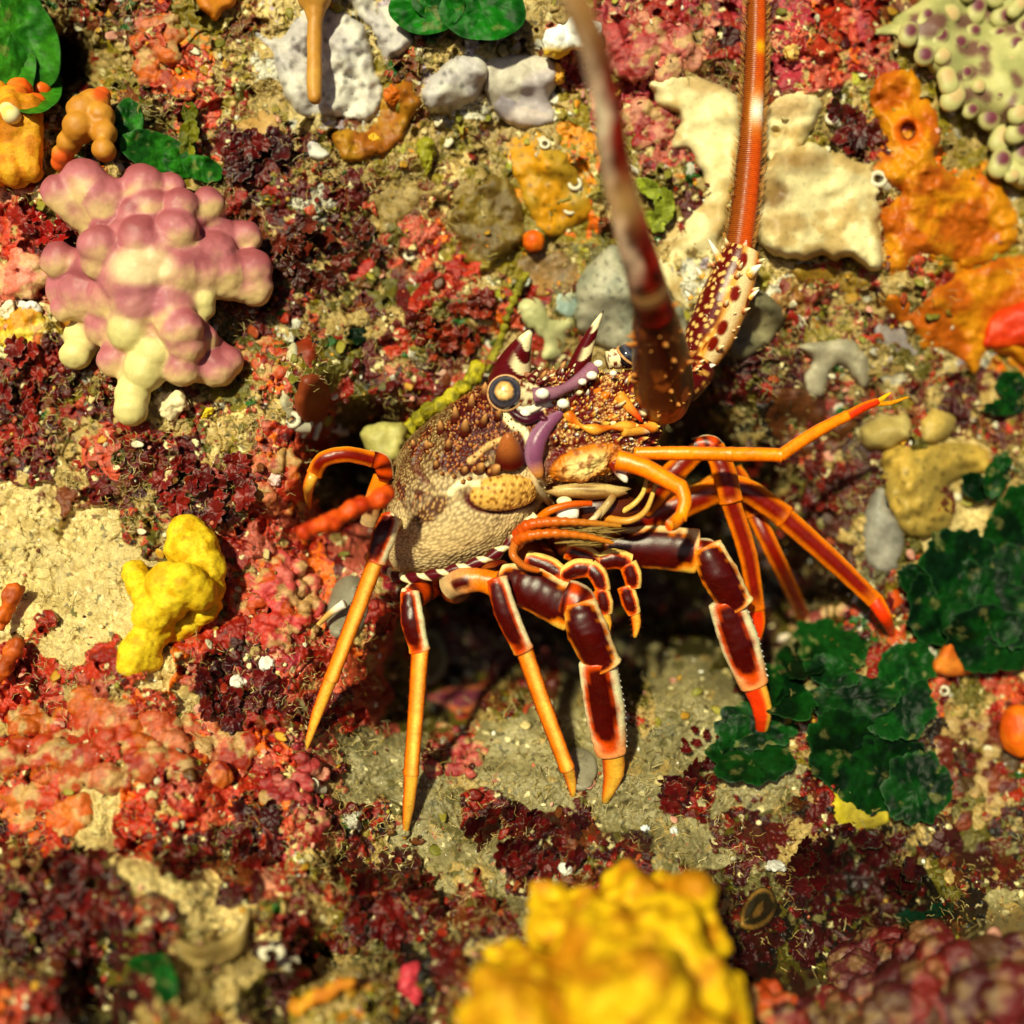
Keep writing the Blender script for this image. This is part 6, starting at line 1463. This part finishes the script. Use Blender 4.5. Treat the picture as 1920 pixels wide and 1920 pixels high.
# turf: fine curled filaments holding silt
def turf(name, label, n, dens, cols, lr, wr, seed):
    r_ = np.random.default_rng(seed)
    u = r_.uniform(-60, 1980, n * 6); v = r_.uniform(-60, 1980, n * 6)
    cl = class_at(u, v); pr = np.array([dens.get(chr(x), .02) for x in cl])
    pr = pr * (fbm(u / 55, v / 55, None, seed, 3) > -.05)
    k = np.argwhere(r_.uniform(size=u.shape) < pr)[:, 0][:n]
    u, v = u[k], v[k]; m = len(u); i, j = interp_rows(u, v)
    d0 = TDEP[j, i]
    S = 5; L_ = r_.uniform(*lr, m); a0 = r_.uniform(0, 6.28, m); cur = r_.normal(0, .55, (m, S)).cumsum(1)
    lean = r_.uniform(.2, 1.0, m)
    px_, py_, pd_ = [u], [v], [d0 + 2]
    for s_ in range(S - 1):
        an = a0 + cur[:, s_]
        px_.append(px_[-1] + L_ / (S - 1) * np.cos(an) * .85); py_.append(py_[-1] + L_ / (S - 1) * np.sin(an) * .85)
        pd_.append(pd_[-1] - L_ / (S - 1) * lean * (1 - .35 * s_))
    P = np.stack([pos(a, b, c_) for a, b, c_ in zip(px_, py_, pd_)], 1)      # m,S,3
    w = r_.uniform(*wr, m)[:, None] * np.linspace(1, .45, S)[None] * PX
    tg = np.gradient(P, axis=1); e1 = np.cross(tg, VIEW); e1 /= np.linalg.norm(e1, axis=2)[..., None] + 1e-12
    e2 = np.cross(e1, tg); e2 /= np.linalg.norm(e2, axis=2)[..., None] + 1e-12
    R = np.stack([P + (e1 * math.cos(q) + e2 * math.sin(q)) * w[..., None] for q in (.5, 2.6, 4.7)], 2)   # m,S,3,3
    V = R.reshape(-1, 3)
    base = (np.arange(m) * S * 3)[:, None, None]
    ss = np.arange(S - 1)[None, :, None] * 3; kk = np.arange(3)[None, None, :]
    A = base + ss + kk; Bq = base + ss + (kk + 1) % 3
    F = np.stack([A, Bq, Bq + 3, A + 3], -1).reshape(-1, 4)
    ci = r_.integers(0, len(cols), m); cc = np.array(cols)[ci] * r_.uniform(.6, 1.25, (m, 1))
    o = add_mesh(name, V, F, np.repeat(cc, S * 3, 0), M_HAIR, loc=np.array([0, 0, -.2]))
    tag(o, label, None, kind='stuff'); return o
turf('turf_filaments', 'pale silt laden turf filaments over the rock', 26000, {'B': .9, 'D': .4, 'X': .5, 'T': .35, 'O': .5, 'W': .35, 'F': .45, 'M': .28, 'G': .6, 'Y': .4, 'R': .2, 'P': .2, 'K': .12}, [C(196, 170, 104), C(170, 146, 80), C(214, 196, 140), C(130, 112, 50), C(150, 130, 70)], (10, 30), (.45, 1.0), 101)
turf('turf_fuzz', 'short dark and olive fuzz between the crusts', 9000, {'D': .7, 'X': .7, 'M': .6, 'F': .6, 'K': .5, 'O': .5, 'B': .5, 'R': .3, 'G': .5, 'P': .25}, [C(96, 84, 40), C(70, 50, 26), C(110, 60, 30), C(84, 20, 20), C(60, 60, 40)], (6, 14), (.6, 1.3), 102)
# scattered flakes of red algae
def flakes(name, label, n, dens, cols, rr0, seed, m=M_FLAKE):
    r_ = np.random.default_rng(seed)
    u = r_.uniform(-60, 1980, n * 8); v = r_.uniform(-60, 1980, n * 8)
    cl = class_at(u, v); pr = np.array([dens.get(chr(x), 0) for x in cl]) * (fbm(u / 70, v / 70, None, seed, 3) > -.15)
    k = np.argwhere(r_.uniform(size=u.shape) < pr)[:, 0][:n]; u, v = u[k], v[k]; nn = len(u); i, j = interp_rows(u, v)
    d0 = TDEP[j, i]
    na = 14; a = np.linspace(0, 2 * math.pi, na, endpoint=False)
    r = r_.uniform(0, 1, nn) ** 2 * (rr0[1] - rr0[0]) + rr0[0]
    rad = 1 + .22 * r_.normal(size=(nn, na)) * .8; rad = (rad + np.roll(rad, 1, 1)) / 2
    asp = r_.uniform(.5, 1, nn); rot = r_.uniform(0, 6.28, nn); tx = r_.normal(0, .42, nn); ty = r_.normal(-.25, .4, nn)
    rings = [(0, 0, 1.6), (.55, 0, 1.3), (1, 0, .2), (.92, 1, -.6), (0, 1, -1.2)]
    Vs = []
    for q, s_, h in rings:
        x = q * rad * r[:, None] * np.cos(a); y = q * rad * r[:, None] * np.sin(a) * asp[:, None]
        X = x * np.cos(rot)[:, None] - y * np.sin(rot)[:, None]; Y = x * np.sin(rot)[:, None] + y * np.cos(rot)[:, None]
        dd = d0[:, None] - 5 + tx[:, None] * X + ty[:, None] * Y - h - .10 * q * q * r[:, None] * np.sin(3 * a + rot[:, None])
        Vs.append(pos(u[:, None] + X, v[:, None] + Y, dd))
    V = np.stack(Vs, 1).reshape(-1, 3); nr_ = len(rings)
    f = grid_faces(nr_, na, True); F = (np.arange(nn) * nr_ * na)[:, None, None] + f[None]
    ci = r_.integers(0, len(cols), nn); cc = np.array(cols)[ci] * r_.uniform(.65, 1.2, (nn, 1))
    cc = np.repeat(cc[:, None], nr_ * na, 1).reshape(nn, nr_, na, 3).copy(); cc[:, 2:4] *= 1.15
    o = add_mesh(name, V, F.reshape(-1, 4), cc.reshape(-1, 3), m, loc=np.array([0, 0, -.2]))
    return tag(o, label, None, kind='stuff')
flakes('red_algae_flakes', 'small red and maroon algae flakes strewn over the rock', 700, {'X': .6, 'M': .7, 'R': .5, 'P': .5, 'K': .25, 'D': .3, 'F': .08, 'G': .3}, [C(120, 26, 14), C(90, 14, 12), C(144, 40, 20), C(70, 10, 14), C(150, 66, 34), C(96, 50, 20), C(110, 70, 30)], (4, 15), 111)
flakes('pale_crust_flakes', 'small pale and olive crust flakes on the rock', 700, {'X': .5, 'B': .6, 'O': .6, 'W': .5, 'T': .12, 'Y': .6, 'F': .2, 'P': .3, 'R': .25, 'G': .4}, [C(196, 176, 120), C(150, 140, 50), C(210, 200, 170), C(190, 140, 40), C(214, 150, 130), C(120, 116, 40)], (4, 14), 112, M_SPONGE)
# grit: shell sand, bright and dark grains
def grit(name, label, n, cols, rng_, seed, dens):
    r_ = np.random.default_rng(seed); tv, tf = ICO1
    u = r_.uniform(-40, 1960, n * 3); v = r_.uniform(-40, 1960, n * 3); cl = class_at(u, v)
    k = np.argwhere(r_.uniform(size=u.shape) < np.array([dens.get(chr(x), .3) for x in cl]))[:, 0][:n]
    u, v = u[k], v[k]; nn = len(u); i, j = interp_rows(u, v)
    r = r_.uniform(0, 1, nn) ** 3 * (rng_[1] - rng_[0]) + rng_[0]
    sc = r_.uniform(.5, 1.3, (nn, 1, 3))
    V = pos(u, v, TDEP[j, i] - r * .4)[:, None] + tv[None] * r[:, None, None] * PX * sc
    F = (np.arange(nn) * len(tv))[:, None, None] + tf[None]
    cc = np.repeat(np.array(cols)[r_.integers(0, len(cols), nn)] * r_.uniform(.7, 1.1, (nn, 1)), len(tv), 0)
    return tag(add_mesh(name, V.reshape(-1, 3), F.reshape(-1, 3), cc, M_VELVET, loc=np.array([0, 0, -.2])), label, None, kind='stuff')
grit('shell_grit', 'fine grit of shell and coral grains on the rock', 1900, [C(236, 220, 170), C(210, 190, 130), C(240, 236, 220), C(190, 150, 60), C(120, 90, 40), C(90, 40, 24), C(200, 110, 80)], (1.3, 6), 121, {'T': .5, 'F': .5, 'X': .6, 'R': .35, 'Y': .8, 'M': .25, 'K': .12})
